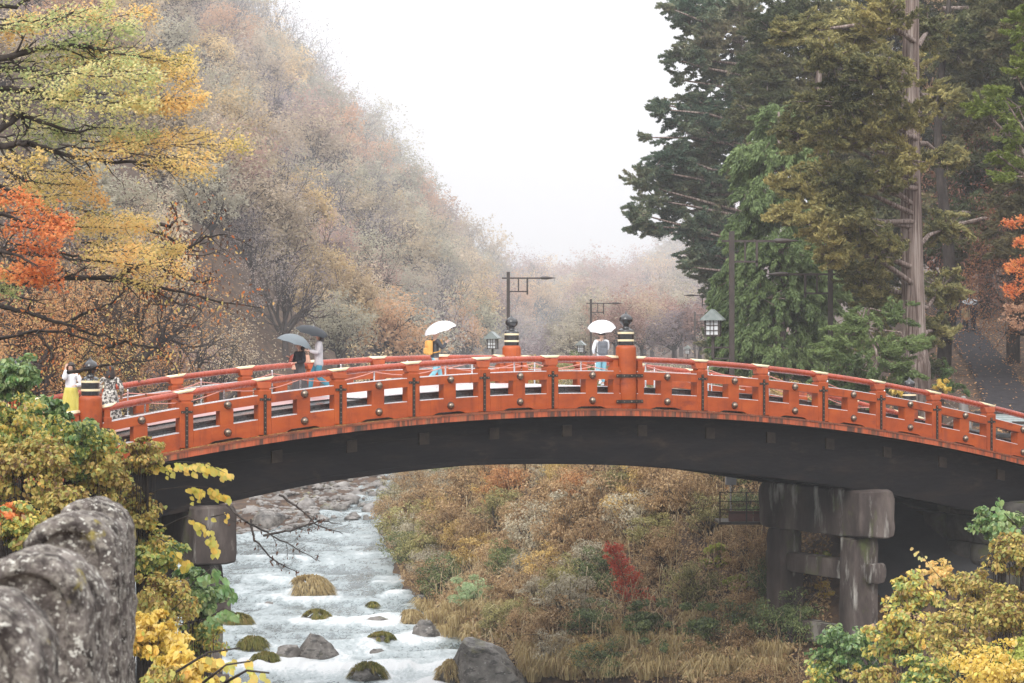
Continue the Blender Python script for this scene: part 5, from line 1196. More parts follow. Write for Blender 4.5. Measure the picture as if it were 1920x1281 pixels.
# ------------------------------------------------------------------ vegetation of the right bank
def on_slope(px, py, lo=61.0):
    for Y in np.arange(lo, 120, .25):
        x = (px-960)/FPX*Y
        if x > float(XR(Y))+.1 and HOR-float(H(x, Y))/Y*FPX <= py: return float(Y)
    return 80.0
BV = []
for k in range(6):
    rng = np.random.default_rng(900+k); (V, F), (SV, SF) = shrub_parts(rng, 1.0, 4600, .072, .5, 60, .85, False, 60); V[:, 2] += .75; SV[:, 2] += .75
    BV.append((mesh('stems', SV, SF, M_farbark), mesh('leaves', V, F, L_bank['brown'])))
rnd = random.Random(31)
NAMES = {'brown': 'brown', 'gold': 'golden', 'olive': 'olive-green', 'pale': 'pale silvery', 'rust': 'rust-coloured', 'green': 'green'}
def bank_shrub(x, y, s, pal, lab, grp, tint=1.0):
    k = rnd.choice(BV); t = empty('bank_shrub', (x, y, float(H(x, y))-.1*s), lab, 'shrub', grp, rnd.uniform(0, 6.3)); t.scale = (s*rnd.uniform(.9, 1.2), s*rnd.uniform(.9, 1.2), s*rnd.uniform(.8, 1.2))
    ob('stems', k[0], t); c = ob('leaves', k[1], t); c['kind'] = 'stuff'; c.color = (tint,)*3+(1,); c.material_slots[0].link = 'OBJECT'; c.material_slots[0].material = L_bank[pal]
KEEP = [(893,1118,56,46),(1175,1085,44,62),(1215,1170,52,40),(1310,1185,56,40),(1345,1040,34,30),(1235,1235,40,30),(1545,1080,36,70)]
y = 62.5
while y < 122:
    xl, xr = float(XR(y)), float(np.interp(y, [60, 75, 90, 120], [16, 14, 9, 4]))
    x = xl+.5+rnd.uniform(0, .6)
    while x < xr:
        px = 960+x/y*FPX; rel = (float(H(x, y))-float(zw(np.float64(y))))
        if 700 < px < 1500 and (y > 68 or px > 980):
            r = rnd.random(); pal = 'brown' if r < .40 else 'gold' if r < .56 else 'pale' if r < .70 else 'olive' if r < .86 else 'rust' if r < .90 else 'green'
            if px > 1120 and y < 72 and r > .45: pal = 'green' if r > .7 else 'olive'
            ppy = HOR-(float(H(x, y))+.4)/y*FPX
            if any(abs(px-a) < c and abs(ppy-b) < d_+14 for a, b, c, d_ in KEEP): x += .5; continue
            zone = 'near the top of the right bank' if rel > 4.5 else ('halfway up the right bank' if rel > 2 else 'at the foot of the right bank')
            bank_shrub(x+rnd.uniform(-.3, .3), y+rnd.uniform(-.4, .4), rnd.uniform(.62, 1.12)*(1+(y-60)*.006), pal, f'{NAMES[pal]} autumn shrub {zone}', f'{NAMES[pal]} shrubs {zone}', rnd.uniform(.85, 1.15))
        x += rnd.uniform(1.0, 1.7)*(1+(y-60)*.006)
    y += rnd.uniform(1.1, 1.5)*(1+(y-60)*.012)
for k in range(70):                      # thin shrubs on the foreground slopes, under the leafy masses
    if k % 2: yy = rnd.uniform(44, 60); x = float(XR(yy))+rnd.uniform(.5, 7); side = 'right'
    else: yy = rnd.uniform(28, 56); x = float(XL(yy))-rnd.uniform(.2, 5); side = 'left'
    if side == 'right' and x < 9.5+(60-yy)*-.0 and yy > 56: continue
    pal = rnd.choice(['brown', 'olive', 'gold', 'green', 'rust'])
    if float(H(x, yy)) < -3.4: bank_shrub(x, yy, rnd.uniform(.5, .8), pal, f'{NAMES[pal]} undergrowth shrub on the near {side} bank', f'{NAMES[pal]} undergrowth on the near {side} bank')
# ground cover
rng = np.random.default_rng(44); n = 110000
yy = 60+62*rng.random(n)**1.3; x = XR(yy)+.2+rng.random(n)*13; ok = (960+x/yy*FPX < 1560) & (H(x, yy) > zw(yy)+.15); x, yy = x[ok], yy[ok]; n = len(x)
Cn = np.stack([x, yy, H(x, yy)+.6*rng.random(n)**1.6], 1); T, B = frames(rng, n, np.tile([-.4, -.5, .8], (n, 1)), np.tile([0, -.3, .2], (n, 1)), .6, 1); S = rng.uniform(.06, .15, n)*(1+(yy-60)*.01)
V, F = diamonds(Cn, T, B, S, S*.55); tag(ob('ground_cover', mesh('ground_cover', V, F, L_bank['brown'])), 'low withered leafy ground cover between the shrubs of the right bank', 'ground cover', None, 'stuff')
n = 10000; yy = 60+60*rng.random(n)**1.2; x = XR(yy)+.3+rng.random(n)*12.5; ok = (960+x/yy*FPX < 1500) & (H(x, yy) > zw(yy)+.2); x, yy = x[ok], yy[ok]; n = len(x)
b0 = np.stack([x, yy, H(x, yy)], 1); an = rng.uniform(0, 6.28, n); dr = np.stack([np.cos(an), np.sin(an)*.6-.3, np.zeros(n)], 1)*rng.uniform(.15, .7, n)[:, None]; hh = rng.uniform(.5, 1.35, n)[:, None]
p1 = b0+dr*.35*hh+np.array([0, 0, .6])*hh; p2 = b0+dr*1.0*hh+np.array([0, 0, .95])*hh; p3 = b0+dr*1.7*hh+np.array([0, 0, .80])*hh; sd_ = unit(np.cross(dr+1e-4, np.array([0, 0, 1.])))*.011
V = np.stack([b0-sd_, b0+sd_, p1+sd_, p1-sd_, p2+sd_*.8, p2-sd_*.8, p3+sd_*.4, p3-sd_*.4], 1).reshape(-1, 3); i0 = np.arange(n)[:, None]*8; F = np.concatenate([i0+[0, 1, 2, 3], i0+[3, 2, 4, 5], i0+[5, 4, 6, 7]], 0)
tag(ob('dry_stalks', mesh('dry_stalks', V, F, L_bank['straw'])), 'tangle of thin dry arching stalks over the right bank', 'dry stalks', None, 'stuff')
mb = MB(); rg_ = random.Random(9)
for k in range(110):
    px = rg_.uniform(965, 1470) if k > 24 else rg_.uniform(800, 960); py = 1281-abs(rg_.gauss(0, 38)) if k > 24 else rg_.uniform(1150, 1215)
    Y = on_slope(px, py); q = P(px, py, Y); z = float(H(q.x, Y)); v, f = blades((q.x, Y, z), rng, 130, rg_.uniform(.2, .5), rg_.uniform(.35, .95), .035, rg_.uniform(.5, 1.2), .9); mb.add(v.tolist(), f)
tag(ob('dry_grass', mesh('dry_grass', mb.V, mb.F, L_grass)), 'golden dry grass along the foot of the right bank', 'grass', None, 'stuff')
# single plants that stand out
def slope_plant(px, py, Y, rpx, m, n, ls, lab, seed, **k):
    Y = on_slope(px, py+rpx*.6); return shrub(px, py, rpx, Y, m, n, ls, lab, seed, **k)
slope_plant(893,1112,74,54,L_palegreen,5200,.11,'pale feathery green bush at the water side of the right bank',71,ov=False,asp=.3,clump=26)
slope_plant(1215,1165,70.5,60,L_bank['green'],4200,.09,'round dark green bush on the lower right bank',72,ov=False,clump=24)
slope_plant(1310,1180,70.0,62,L_bank['green'],4200,.09,'bushy green shrub left of the right pier',73,ov=False,clump=24)
slope_plant(1235,1230,69,45,L_bank['green'],2600,.09,'low green shrub under the round dark green bush',74,ov=False,clump=18)
slope_plant(1345,1040,72,34,L_yelgreen,1500,.12,'yellow-green leafy shrub left of the right pier cap',75)
slope_plant(1380,1095,71,28,L_yelgreen,1000,.11,'small yellow-green shrub beside the far pillar',76)
slope_plant(1060,960,82,50,L_bank['pale'],2600,.12,'silvery pale bush high on the right bank under the bridge crest',77,ov=False)
slope_plant(1110,935,84,40,L_bank['pale'],1800,.12,'silvery pale bush just under the girder',78,ov=False)
slope_plant(1540,1050,69,24,L_yelgreen,700,.14,'bright yellow-green plant seen between the pillars of the right pier',79)
slope_plant(1545,1110,69,22,L_yellow,500,.13,'yellow leaves between the pillars of the right pier',80)
slope_plant(1560,990,70,14,L_yelgreen,200,.13,'few yellow-green leaves behind the pier cap',81)
YS = on_slope(1192, 1142)-.3; q = P(1175, 1085, YS); t = empty('red_sapling', (q.x, q.y, float(H(q.x, q.y))), 'scarlet-leaved sapling standing alone on the right bank', 'sapling'); rg = np.random.default_rng(6); segs = []; L_ = []
top = P(1148, 1030, YS); bot = P(1195, 1142, YS); o = np.array(t.location)
segs.append((np.zeros(3), np.array(bot)-o, .03, .02)); prev = np.array(bot)-o
for k in range(1, 17):
    f = k/16; p = np.array(bot)*(1-f)+np.array(top)*f-o+rg.normal(0, .02, 3); segs.append((prev, p, .02*(1-f)+.006, .018*(1-f)+.005)); prev = p
    for s_ in (-1, 1):
        d = np.array([s_*rg.uniform(.5, 1), rg.uniform(-.7, .7), rg.uniform(.1, .6)]); e = p+d*.62*(1-.55*f); segs.append((p, e, .007, .003)); L_.append((p, e))
SV, SF = seg_mesh(segs, 5); ob('stem', mesh('stem', SV, SF, M_bark), t); n = 2300; i = rg.integers(0, len(L_), n); f = rg.uniform(.1, 1.1, n)[:, None]
Cn = np.array([a for a, b in L_])[i]*(1-f)+np.array([b for a, b in L_])[i]*f+rg.normal(0, .05, (n, 3)); T, B = frames(rg, n, np.tile([0, -.7, .7], (n, 1)), rg.normal(0, 1, (n, 3))); S = rg.uniform(.07, .12, n)
V, F = ovate(Cn, T, B, S, S*.3); ob('leaves', mesh('leaves', V, F, L_red), t)['kind'] = 'stuff'
for i, (px, py, Y, r) in enumerate([(1745,660,78.5,.0),(1695,742,76,22),(1765,725,77,18),(1680,735,76,16)]):
    if r: shrub(px, py, r, Y, L_yellow, 500, .14, ['','yellow-leaved shrub at the left foot of the great cedar','yellow-leaved shrub at the right foot of the great cedar','second yellow shrub left of the great cedar, lower'][i], 820+i)

# ------------------------------------------------------------------ stone posts of the near parapet
def arch_post(x, y, ztop, w, d, seed, lab):
    zb = -1.95; t = empty('stone_post', (x, y, zb), lab, 'stone post'); h = ztop-zb; r = w/2; out = []
    ns = 26; na = 40
    for i in range(ns): out.append((-r, (h-r*.92)*i/ns))
    for i in range(na+1): a = math.pi*(1-i/na); out.append((r*math.cos(a), h-r*.92+r*.92*math.sin(a)))
    for i in range(1, ns+1): out.append((r, (h-r*.92)*(1-i/ns)))
    prof = [(.165, .045), (.13, .045), (.085, .042), (.072, .034), (.066, .008), (.056, 0), (.032, .002), (.012, .018), (0, .05), (-.004, .11), (.016, .135), (.018, .16), (0, .19), (0, d-.14), (0, d-.05), (.012, d-.018), (.035, d), (.165, d)]
    V = []; n = len(out); cz = h*.5
    for ins, yy in prof:
        for (a, b) in out:
            k = 1-ins/r; zz = b if b < h-r*.92 else (h-r*.92)+(b-(h-r*.92))*k; p = Vector((a*k, yy-d/2, zz))
            q = p*5+Vector((seed*3, 0, 0)); nn = mnoise.noise(q)*.013+mnoise.noise(q*3)*.010+mnoise.noise(q*9)*.006; V.append(p+p.normalized()*0+Vector((a/r, -1 if yy < d/2 else 1, .6 if b > h-r else 0))*nn)
    F = []
    for j in range(len(prof)-1):
        for i in range(n-1): F.append((j*n+i, j*n+i+1, (j+1)*n+i+1, (j+1)*n+i))
    c0 = len(V); half = ns
    for j0, rev in ((0, False), ((len(prof)-1)*n, True)):
        for i in range(n//2):
            a, b, c, e = j0+i, j0+i+1, j0+n-2-i, j0+n-1-i
            if b >= c: break
            F.append((a, e, c, b) if not rev else (a, b, c, e))
    ob('post', mesh('post', V, F, M_lichen, True), t)
    return t
PO = [(-62,1100,5.6,'nearest stone post, blurred, cut off at the left bottom corner'), (66,1030,6.9,'second stone post with a hooded rim, blotched with white lichen'), (146,960,8.4,'third stone post, lichened, between two arched ones'), (178,934,9.9,'last and farthest stone post, capped with yellow moss')]
for i, (px, py, Y, lab) in enumerate(PO):
    q = P(px, py, Y); arch_post(q.x, Y, q.z, (.44, .42, .37, .33)[i], .36, i+1, lab)
for i in range(3):
    a, b = P(PO[i][0], 0, PO[i][2]), P(PO[i+1][0], 0, PO[i+1][2])
    m = MB(); m.box((-.09, -.42, 0), (.09, .42, .18)); o = ob('parapet_rail', mesh('parapet_rail', m.V, m.F, M_lichen), None, ((a.x+b.x)/2, (a.y+b.y)/2, -1.32)); tag(o, ['low stone rail between the two nearest stone posts', 'low stone rail between the second and third stone posts', 'low stone rail between the third and the last stone post'][i], 'stone rail')
    o.rotation_euler = (0, 0, math.atan2(-(b.x-a.x), b.y-a.y))
m = MB().box((-2.2, 4.2, -2.0), (-.95, 11.2, -1.94)); tag(ob('pavement', mesh('pavement', m.V, m.F, M_kerb)), kind='structure')

# ------------------------------------------------------------------ small structures beside the bridge
q = P(1390, 985, 66.5); t = empty('small_platform', (q.x, q.y, P(0, 975, 66.5).z-.1), 'small railed platform with red-brown panels on the bank behind the pier cap', 'platform')
m = MB().box((q.x-.75, 65.9, t.location.z), (q.x+1.3, 67.4, t.location.z+.08)); m.build('floor', M_iron, t)
for xx in (-.72, .1, .75): m = MB().box((q.x+xx-.02, 65.92, t.location.z+.08), (q.x+xx+.02, 65.96, t.location.z+1.0)); m.build('rail_post', M_iron, t)
for k, zz in enumerate((1.0, .72, .46, .36)): MB().tube([(q.x-.75, 65.94, t.location.z+zz), (q.x+1.3, 65.94, t.location.z+zz)], .014, 6).build('rail', M_iron, t)
M_brown = surf('brown_panel', [(.10,.03,.022),(.16,.05,.035)], rough=(.4,.6), scale=3)
MB().box((q.x-.45, 65.98, t.location.z+.09), (q.x+.3, 66.0, t.location.z+.42)).build('panel', M_brown, t); MB().box((q.x+.32, 65.98, t.location.z+.09), (q.x+1.2, 66.0, t.location.z+.42)).build('panel', M_brown, t)
q2 = P(1370, 900, 67); MB().box((q2.x-.16, 66.9, q2.z-.15), (q2.x+.17, 67.1, q2.z+.2)).build('control_box', M_grey, t, bevel=.01); MB().tube([(q2.x, 67, t.location.z), (q2.x, 67, q2.z-.1)], .03, 8).build('box_pole', M_steel, t)
# hewn marker stone and small roofed notice stand at the right end
q = P(1808, 790, 74); g = float(H(q.x, 74)); t = empty('marker_stone', (q.x, 74, g), 'squat hewn stone marker behind the far right railing', 'stone marker')
rk = rock_mesh('stone', 66, .32, .28, .8, M_rockpale, 3, 3, .12); ob('stone', rk, t, (0, 0, max(.3, P(0, 770, 74).z-g-.3)))
for (px, py, Y, w_, lab) in [(1885, 792, 70, .95, 'low grey shingled roof of a small stand beyond the right railing'), (1948, 812, 68, .8, 'second small roofed stand at the right edge')]:
    q = P(px, py, Y); g = float(H(q.x, Y)); t = empty('roofed_stand', (q.x, Y, g), lab, 'stand'); hh = q.z-g
    for xx in (-w_*.7, w_*.7): MB().box((q.x+xx-.06, Y-.06, g), (q.x+xx+.06, Y+.06, g+hh)).build('post', M_red, t)
    m = MB(); e = w_; z0, z1 = g+hh-.12, g+hh+.30
    for sg in (-1, 1):
        for k in range(6):
            a, b = k/6, (k+1)/6; y0, y1 = Y+sg*.62*(1-a), Y+sg*.62*(1-b); za, zb_ = z0+(z1-z0)*a+.012, z0+(z1-z0)*b
            mm = MB().add([(q.x-e, y0, za), (q.x+e, y0, za), (q.x+e, y1, zb_), (q.x-e, y1, zb_), (q.x-e, y0, za-.03), (q.x+e, y0, za-.03), (q.x+e, y1, zb_-.03), (q.x-e, y1, zb_-.03)], [(0,1,2,3),(4,7,6,5),(0,4,5,1),(1,5,6,2),(2,6,7,3),(3,7,4,0)]); mm.build('roof_board', M_roof, t)
    MB().box((q.x-e-.05, Y-.06, z1-.01), (q.x+e+.05, Y+.06, z1+.07)).build('ridge_beam', M_pole, t)

# ------------------------------------------------------------------ people
def skinmesh(name, joints, edges, mat, parent, root=0, sub=2):
    me = bpy.data.meshes.new(name); keys = list(joints); ix = {k: i for i, k in enumerate(keys)}
    me.from_pydata([joints[k][0] for k in keys], [(ix[a], ix[b]) for a, b in edges], []); me.materials.append(mat)
    o = ob(name, me, parent); md = o.modifiers.new('skin', 'SKIN'); md.use_smooth_shade = True; md.branch_smoothing = .6
    sv = me.skin_vertices[0].data
    for k in keys:
        r = joints[k][1]; sv[ix[k]].radius = r if hasattr(r, '__len__') else (r, r); sv[ix[k]].use_root = False
    sv[ix[keys[root]]].use_root = True
    s2 = o.modifiers.new('sub', 'SUBSURF'); s2.levels = sub; s2.render_levels = sub; return o
M_skin = surf('skin', [(.55,.33,.24),(.62,.39,.29)], rough=(.45,.6), scale=20, bump=.02)
M_hair = surf('dark_hair', [(.018,.012,.010),(.035,.022,.018)], rough=(.35,.55), scale=30, stretch=(1,1,.2), bump=.2)
def cloth(name, c1, c2, sc=8, st=(1,1,1), **k): return surf(name, [c1, c2], rough=(.7,.9), scale=sc, stretch=st, bump=.25, spec=.25, **k)
M_white = cloth('white_cloth', (.62,.62,.64), (.78,.78,.80)); M_jacket = surf('black_quilted_jacket', [(.02,.02,.026),(.05,.05,.058)], rough=(.25,.45), scale=3, stretch=(.3,.3,5), bump=.6, bscale=6, dist=.05)
M_jeans = cloth('light_blue_denim', (.16,.36,.44), (.26,.50,.58)); M_jeans2 = cloth('teal_denim', (.04,.17,.24), (.08,.25,.32)); M_knit = cloth('grey_knit', (.38,.36,.38), (.50,.48,.49), 20)
M_blackc = cloth('black_cloth', (.012,.012,.016), (.03,.03,.035)); M_dgrey = cloth('dark_grey_skirt', (.05,.048,.05), (.10,.095,.10), 6, (6,6,.3)); M_print = surf('patterned_dress', [(.05,.045,.045),(.10,.09,.085),(.50,.47,.42),(.60,.57,.52)], rough=(.7,.9), scale=16, detail=2, stops=[.40,.47,.53,.60], bump=.1)
M_beige = cloth('beige_coat', (.30,.22,.12), (.42,.32,.20)); M_navy = cloth('navy_coat', (.010,.014,.024), (.02,.026,.04)); M_greyb = cloth('grey_backpack', (.09,.095,.11), (.17,.18,.20)); M_tanb = cloth('tan_backpack', (.62,.30,.07), (.74,.40,.12), 5)
M_pinkbag = cloth('pink_handbag', (.50,.28,.20), (.62,.38,.28), 5); M_yskirt = cloth('yellow_skirt', (.50,.42,.08), (.62,.54,.14), 5, (4,4,.4)); M_book = cloth('red_folder', (.22,.04,.025), (.30,.06,.035)); M_eye = surf('eye', [(.01,.01,.01),(.02,.015,.015)], rough=(.1,.2)); M_lip = surf('lips', [(.45,.12,.10),(.5,.15,.12)], rough=(.3,.4))
M_umw = leafmat('white_umbrella_cloth', [(.80,.80,.82),(.88,.88,.90)], .35, 1, .35, .3, .5); M_umb = leafmat('black_umbrella_cloth', [(.014,.016,.02),(.03,.034,.04)], .03, 1, .5, .3, .25); M_umg = leafmat('blue_grey_umbrella_cloth', [(.13,.155,.17),(.19,.22,.24)], .12, 1, .5, .3, .35); M_umt = leafmat('pale_umbrella_cloth', [(.45,.48,.50),(.55,.58,.60)], .2, 1, .4, .3, .5)
def person(loc, rz, lab, hgt=1.60, legs=((.0, .0), (.0, .0)), handR=(.22, .05, .78), handL=(-.22, .05, .78), top=None, sleeves=True, bottom=None, dress=None, hair='short', stride=0.0, coat=None, shoes=None, hunch=0.0):
    """local axes: x right, y forward, z up; legs = ankle offsets (forward, up)"""
    t = empty('person', loc, lab, 'person', None, rz); k = hgt/1.60; t.scale = (k, k, k)
    J = {}; E = []
    def j(n, p, r): J[n] = (p, r)
    j('pelvis', (0, 0, .86), (.145, .10)); j('waist', (0, .01, 1.00), (.115, .085)); j('chest', (0, .0+hunch*.3, 1.18), (.135, .095)); j('upper', (0, hunch*.5, 1.30), (.10, .07)); j('neck', (0, hunch*.7, 1.375), .045)
    j('jaw', (0, .025+hunch, 1.43), (.058, .062)); j('head', (0, .01+hunch, 1.50), (.074, .086)); j('crown', (0, .0+hunch, 1.565), (.055, .065)); j('nose', (0, .108+hunch, 1.465), .012)
    E += [('pelvis', 'waist'), ('waist', 'chest'), ('chest', 'upper'), ('upper', 'neck'), ('neck', 'jaw'), ('jaw', 'head'), ('head', 'crown')]
    A = {}
    for s, hd, nm in ((1, handR, 'R'), (-1, handL, 'L')):
        sh = Vector((s*.165, hunch*.4, 1.31)); h = Vector(hd); d = h-sh; L1 = .27; L2 = .25; dl = min(d.length, .515); d = d.normalized()*dl; h = sh+d
        aa = (L1*L1-L2*L2+dl*dl)/(2*dl); hh = math.sqrt(max(L1*L1-aa*aa, 0)); bend = Vector((s*.35, -.45, -.8)); bend -= d.normalized()*bend.dot(d.normalized()); bend.normalize(); el_ = sh+d.normalized()*aa+bend*hh
        j('sh'+nm, tuple(sh), .052); j('el'+nm, tuple(el_), .036); j('wr'+nm, tuple(h), (.024, .020)); E += [('upper', 'sh'+nm), ('sh'+nm, 'el'+nm), ('el'+nm, 'wr'+nm)]
        fd = (h-el_).normalized(); side = fd.cross(Vector((0, 0, 1))); side = side.normalized() if side.length > .1 else Vector((1, 0, 0)); up = side.cross(fd)
        pm = h+fd*.05; j('pm'+nm, tuple(pm), (.030, .016)); E.append(('wr'+nm, 'pm'+nm))
        for q, (o_, ln) in enumerate(((-.024, .060), (-.008, .070), (.008, .066), (.024, .052))):
            a = pm+side*o_+fd*.03; b = a+fd*ln*.55-up*.008; c = b+fd*ln*.35-up*.022
            j(f'f{q}a{nm}', tuple(a), .0085); j(f'f{q}b{nm}', tuple(b), .0075); j(f'f{q}c{nm}', tuple(c), .0065); E += [('pm'+nm, f'f{q}a{nm}'), (f'f{q}a{nm}', f'f{q}b{nm}'), (f'f{q}b{nm}', f'f{q}c{nm}')]
        a = h+fd*.025-side*s*.030; b = a+fd*.032-side*s*.014-up*.01; j('ta'+nm, tuple(a), .010); j('tb'+nm, tuple(b), .008); E += [('wr'+nm, 'ta'+nm), ('ta'+nm, 'tb'+nm)]; A[nm] = (sh, el_, h, fd)
    for s, (fw, up_), nm in ((1, legs[0], 'R'), (-1, legs[1], 'L')):
        hp = Vector((s*.085, 0, .84)); an = Vector((s*.075, fw, .075+up_)); d = an-hp; dl = min(d.length, .775); d = d.normalized()*dl; an = hp+d; L1 = .40; L2 = .385
        aa = (L1*L1-L2*L2+dl*dl)/(2*dl); hh = math.sqrt(max(L1*L1-aa*aa, 0)); bend = Vector((0, 1, 0)); bend -= d.normalized()*bend.dot(d.normalized()); bend.normalize(); kn = hp+d.normalized()*aa+bend*hh
        tl = R(-50)*min(up_*5, 1); toe = an+Vector((0, .13*math.cos(tl), -.035+.13*math.sin(tl)))
        j('hp'+nm, tuple(hp), .085); j('kn'+nm, tuple(kn), .054); j('an'+nm, tuple(an), .036); j('toe'+nm, tuple(toe), (.034, .022)); E += [('pelvis', 'hp'+nm), ('hp'+nm, 'kn'+nm), ('kn'+nm, 'an'+nm), ('an'+nm, 'toe'+nm)]; A['leg'+nm] = (hp, kn, an, toe)
    del J['nose']; body = skinmesh('body', J, E, M_skin, t)
    MB().lathe([(.012, -.022), (.014, -.01), (.008, .012), (.003, .03)], 8, (0, .118+hunch, 1.462)).build('nose', M_skin, body, True, loc=(0, 0, 0))
    for s in (-1, 1):
        MB().lathe([(.002, -.005), (.011, 0), (.002, .005)], 8, (s*.030, .094+hunch, 1.492)).build('eye', M_eye, body, True, loc=(0, 0, 0))
        MB().lathe([(.004, -.022), (.014, -.01), (.016, .01), (.005, .024)], 8, (s*.082, .005+hunch, 1.475)).build('ear', M_skin, body, True, loc=(0, 0, 0))
    MB().lathe([(.002, -.006), (.018, 0), (.002, .005)], 8, (0, .096+hunch, 1.428)).build('mouth', M_lip, body, True, loc=(0, 0, 0))
    # hair: a cap cut away round the face, with its own length behind
    V = []; F = []; nu, nv = 22, 12; cx, cy, cz = 0, hunch-.008, 1.508
    for i in range(nv+1):
        th = math.pi*(.02+.60*i/nv)
        for k_ in range(nu):
            a = 2*math.pi*k_/nu; x_ = .090*math.sin(th)*math.cos(a); y_ = .104*math.sin(th)*math.sin(a); z_ = .100*math.cos(th)
            face = max(0, math.sin(a)-.35)/.65
            if face > 0 and z_ < .030: y_ -= face*.055*(min(1, (.030-z_)/.03)); 
            w_ = 1+.03*math.sin(a*9+i)
            V.append((cx+x_*w_, cy+y_*w_, cz+z_))
    for i in range(nv):
        for k_ in range(nu): l = (k_+1) % nu; F.append((i*nu+k_, (i+1)*nu+k_, (i+1)*nu+l, i*nu+l))
    F.append(tuple(range(nu)))
    if hair in ('long', 'bob'):
        b0 = len(V); ln = .36 if hair == 'long' else .20; m_ = 15; rows_ = 7
        for i in range(rows_):
            f = i/(rows_-1)
            for k_ in range(m_):
                a = math.pi*(1.06+.88*k_/(m_-1)) if hair == 'bob' else math.pi*(.90+1.20*k_/(m_-1)); rr = .094+.016*math.sin(f*2.6); V.append((cx+rr*math.cos(a)*(1+.04*math.sin(k_*2.1)), cy+.02+(rr+.012)*math.sin(a)*1.05-.015*f, cz+.01-ln*f-.01*math.sin(k_*1.7)))
        for i in range(rows_-1):
            for k_ in range(m_-1): F.append((b0+i*m_+k_, b0+(i+1)*m_+k_, b0+(i+1)*m_+k_+1, b0+i*m_+k_+1))
    o = ob('hair', mesh('hair', V, F, M_hair, True), t); sl = o.modifiers.new('solid', 'SOLIDIFY'); sl.thickness = .016; sl.offset = 0
    if hair == 'bun': MB().lathe([(.004, -.04), (.034, -.025), (.042, 0), (.034, .025), (.004, .04)], 12, (0, hunch-.12, 1.53)).build('hair_bun', M_hair, o, True, loc=(0, 0, 0))
    if top:
        lo = .80 if not coat else coat
        Jt = {'hem': ((0, 0, lo), (.175, .135)), 'waist': ((0, .01, 1.0), (.150, .115)), 'chest': ((0, hunch*.3, 1.18), (.160, .120)), 'upper': ((0, hunch*.5, 1.305), (.120, .09)), 'collar': ((0, hunch*.68, 1.365), (.068, .062))}
        Et = [('hem', 'waist'), ('waist', 'chest'), ('chest', 'upper'), ('upper', 'collar')]
        for nm in 'RL':
            sh, el_, h, fd = A[nm]; Jt['sh'+nm] = (tuple(sh), .072); Jt['el'+nm] = (tuple(el_), .058); Et += [('upper', 'sh'+nm), ('sh'+nm, 'el'+nm)]
            if sleeves: Jt['cf'+nm] = (tuple(el_.lerp(h, .93)), .046); Et.append(('el'+nm, 'cf'+nm))
        skinmesh('jacket' if coat or top is M_jacket else 'top', Jt, Et, top, t, 1)
    if bottom:
        Jb = {'belt': ((0, 0, .95), (.135, .10)), 'seat': ((0, -.01, .86), (.155, .115))}; Eb = [('belt', 'seat')]
        for nm in 'RL':
            hp, kn, an, toe = A['leg'+nm]; Jb['hp'+nm] = (tuple(hp), .098); Jb['kn'+nm] = (tuple(kn), .070); Jb['an'+nm] = (tuple(kn.lerp(an, .93)), .058); Eb += [('seat', 'hp'+nm), ('hp'+nm, 'kn'+nm), ('kn'+nm, 'an'+nm)]
        skinmesh('trousers', Jb, Eb, bottom, t, 1)
    if dress:
        z1, z0, m_, r0, r1 = dress; V = []; F = []; n_ = 40; rows_ = 9
        for i in range(rows_+1):
            f = i/rows_; r = r0+(r1-r0)*f**.8
            for k_ in range(n_): a = 2*math.pi*k_/n_; q = r*(1+.07*f*math.sin(a*9+1)+.03*f*math.sin(a*5)); V.append((q*math.cos(a), q*.82*math.sin(a), z1+(z0-z1)*f))
        for i in range(rows_):
            for k_ in range(n_): l = (k_+1) % n_; F.append((i*n_+k_, (i+1)*n_+k_, (i+1)*n_+l, i*n_+l))
        o = ob('skirt', mesh('skirt', V, F, m_, True), t); sl = o.modifiers.new('solid', 'SOLIDIFY'); sl.thickness = .01
    for nm in 'RL':
        hp, kn, an, toe = A['leg'+nm]; heel = an+(an-toe).normalized()*.03
        skinmesh('shoe', {'h': (tuple(heel+Vector((0, 0, -.03))), (.040, .038)), 'm': (tuple(an.lerp(toe, .55)+Vector((0, 0, -.006))), (.042, .034)), 't': (tuple(toe+Vector((0, .03, 0))), (.036, .022))}, [('h', 'm'), ('m', 't')], shoes or M_blackc, t)
    def world(v): return t.matrix_basis @ Vector(v)
    return t, A, world
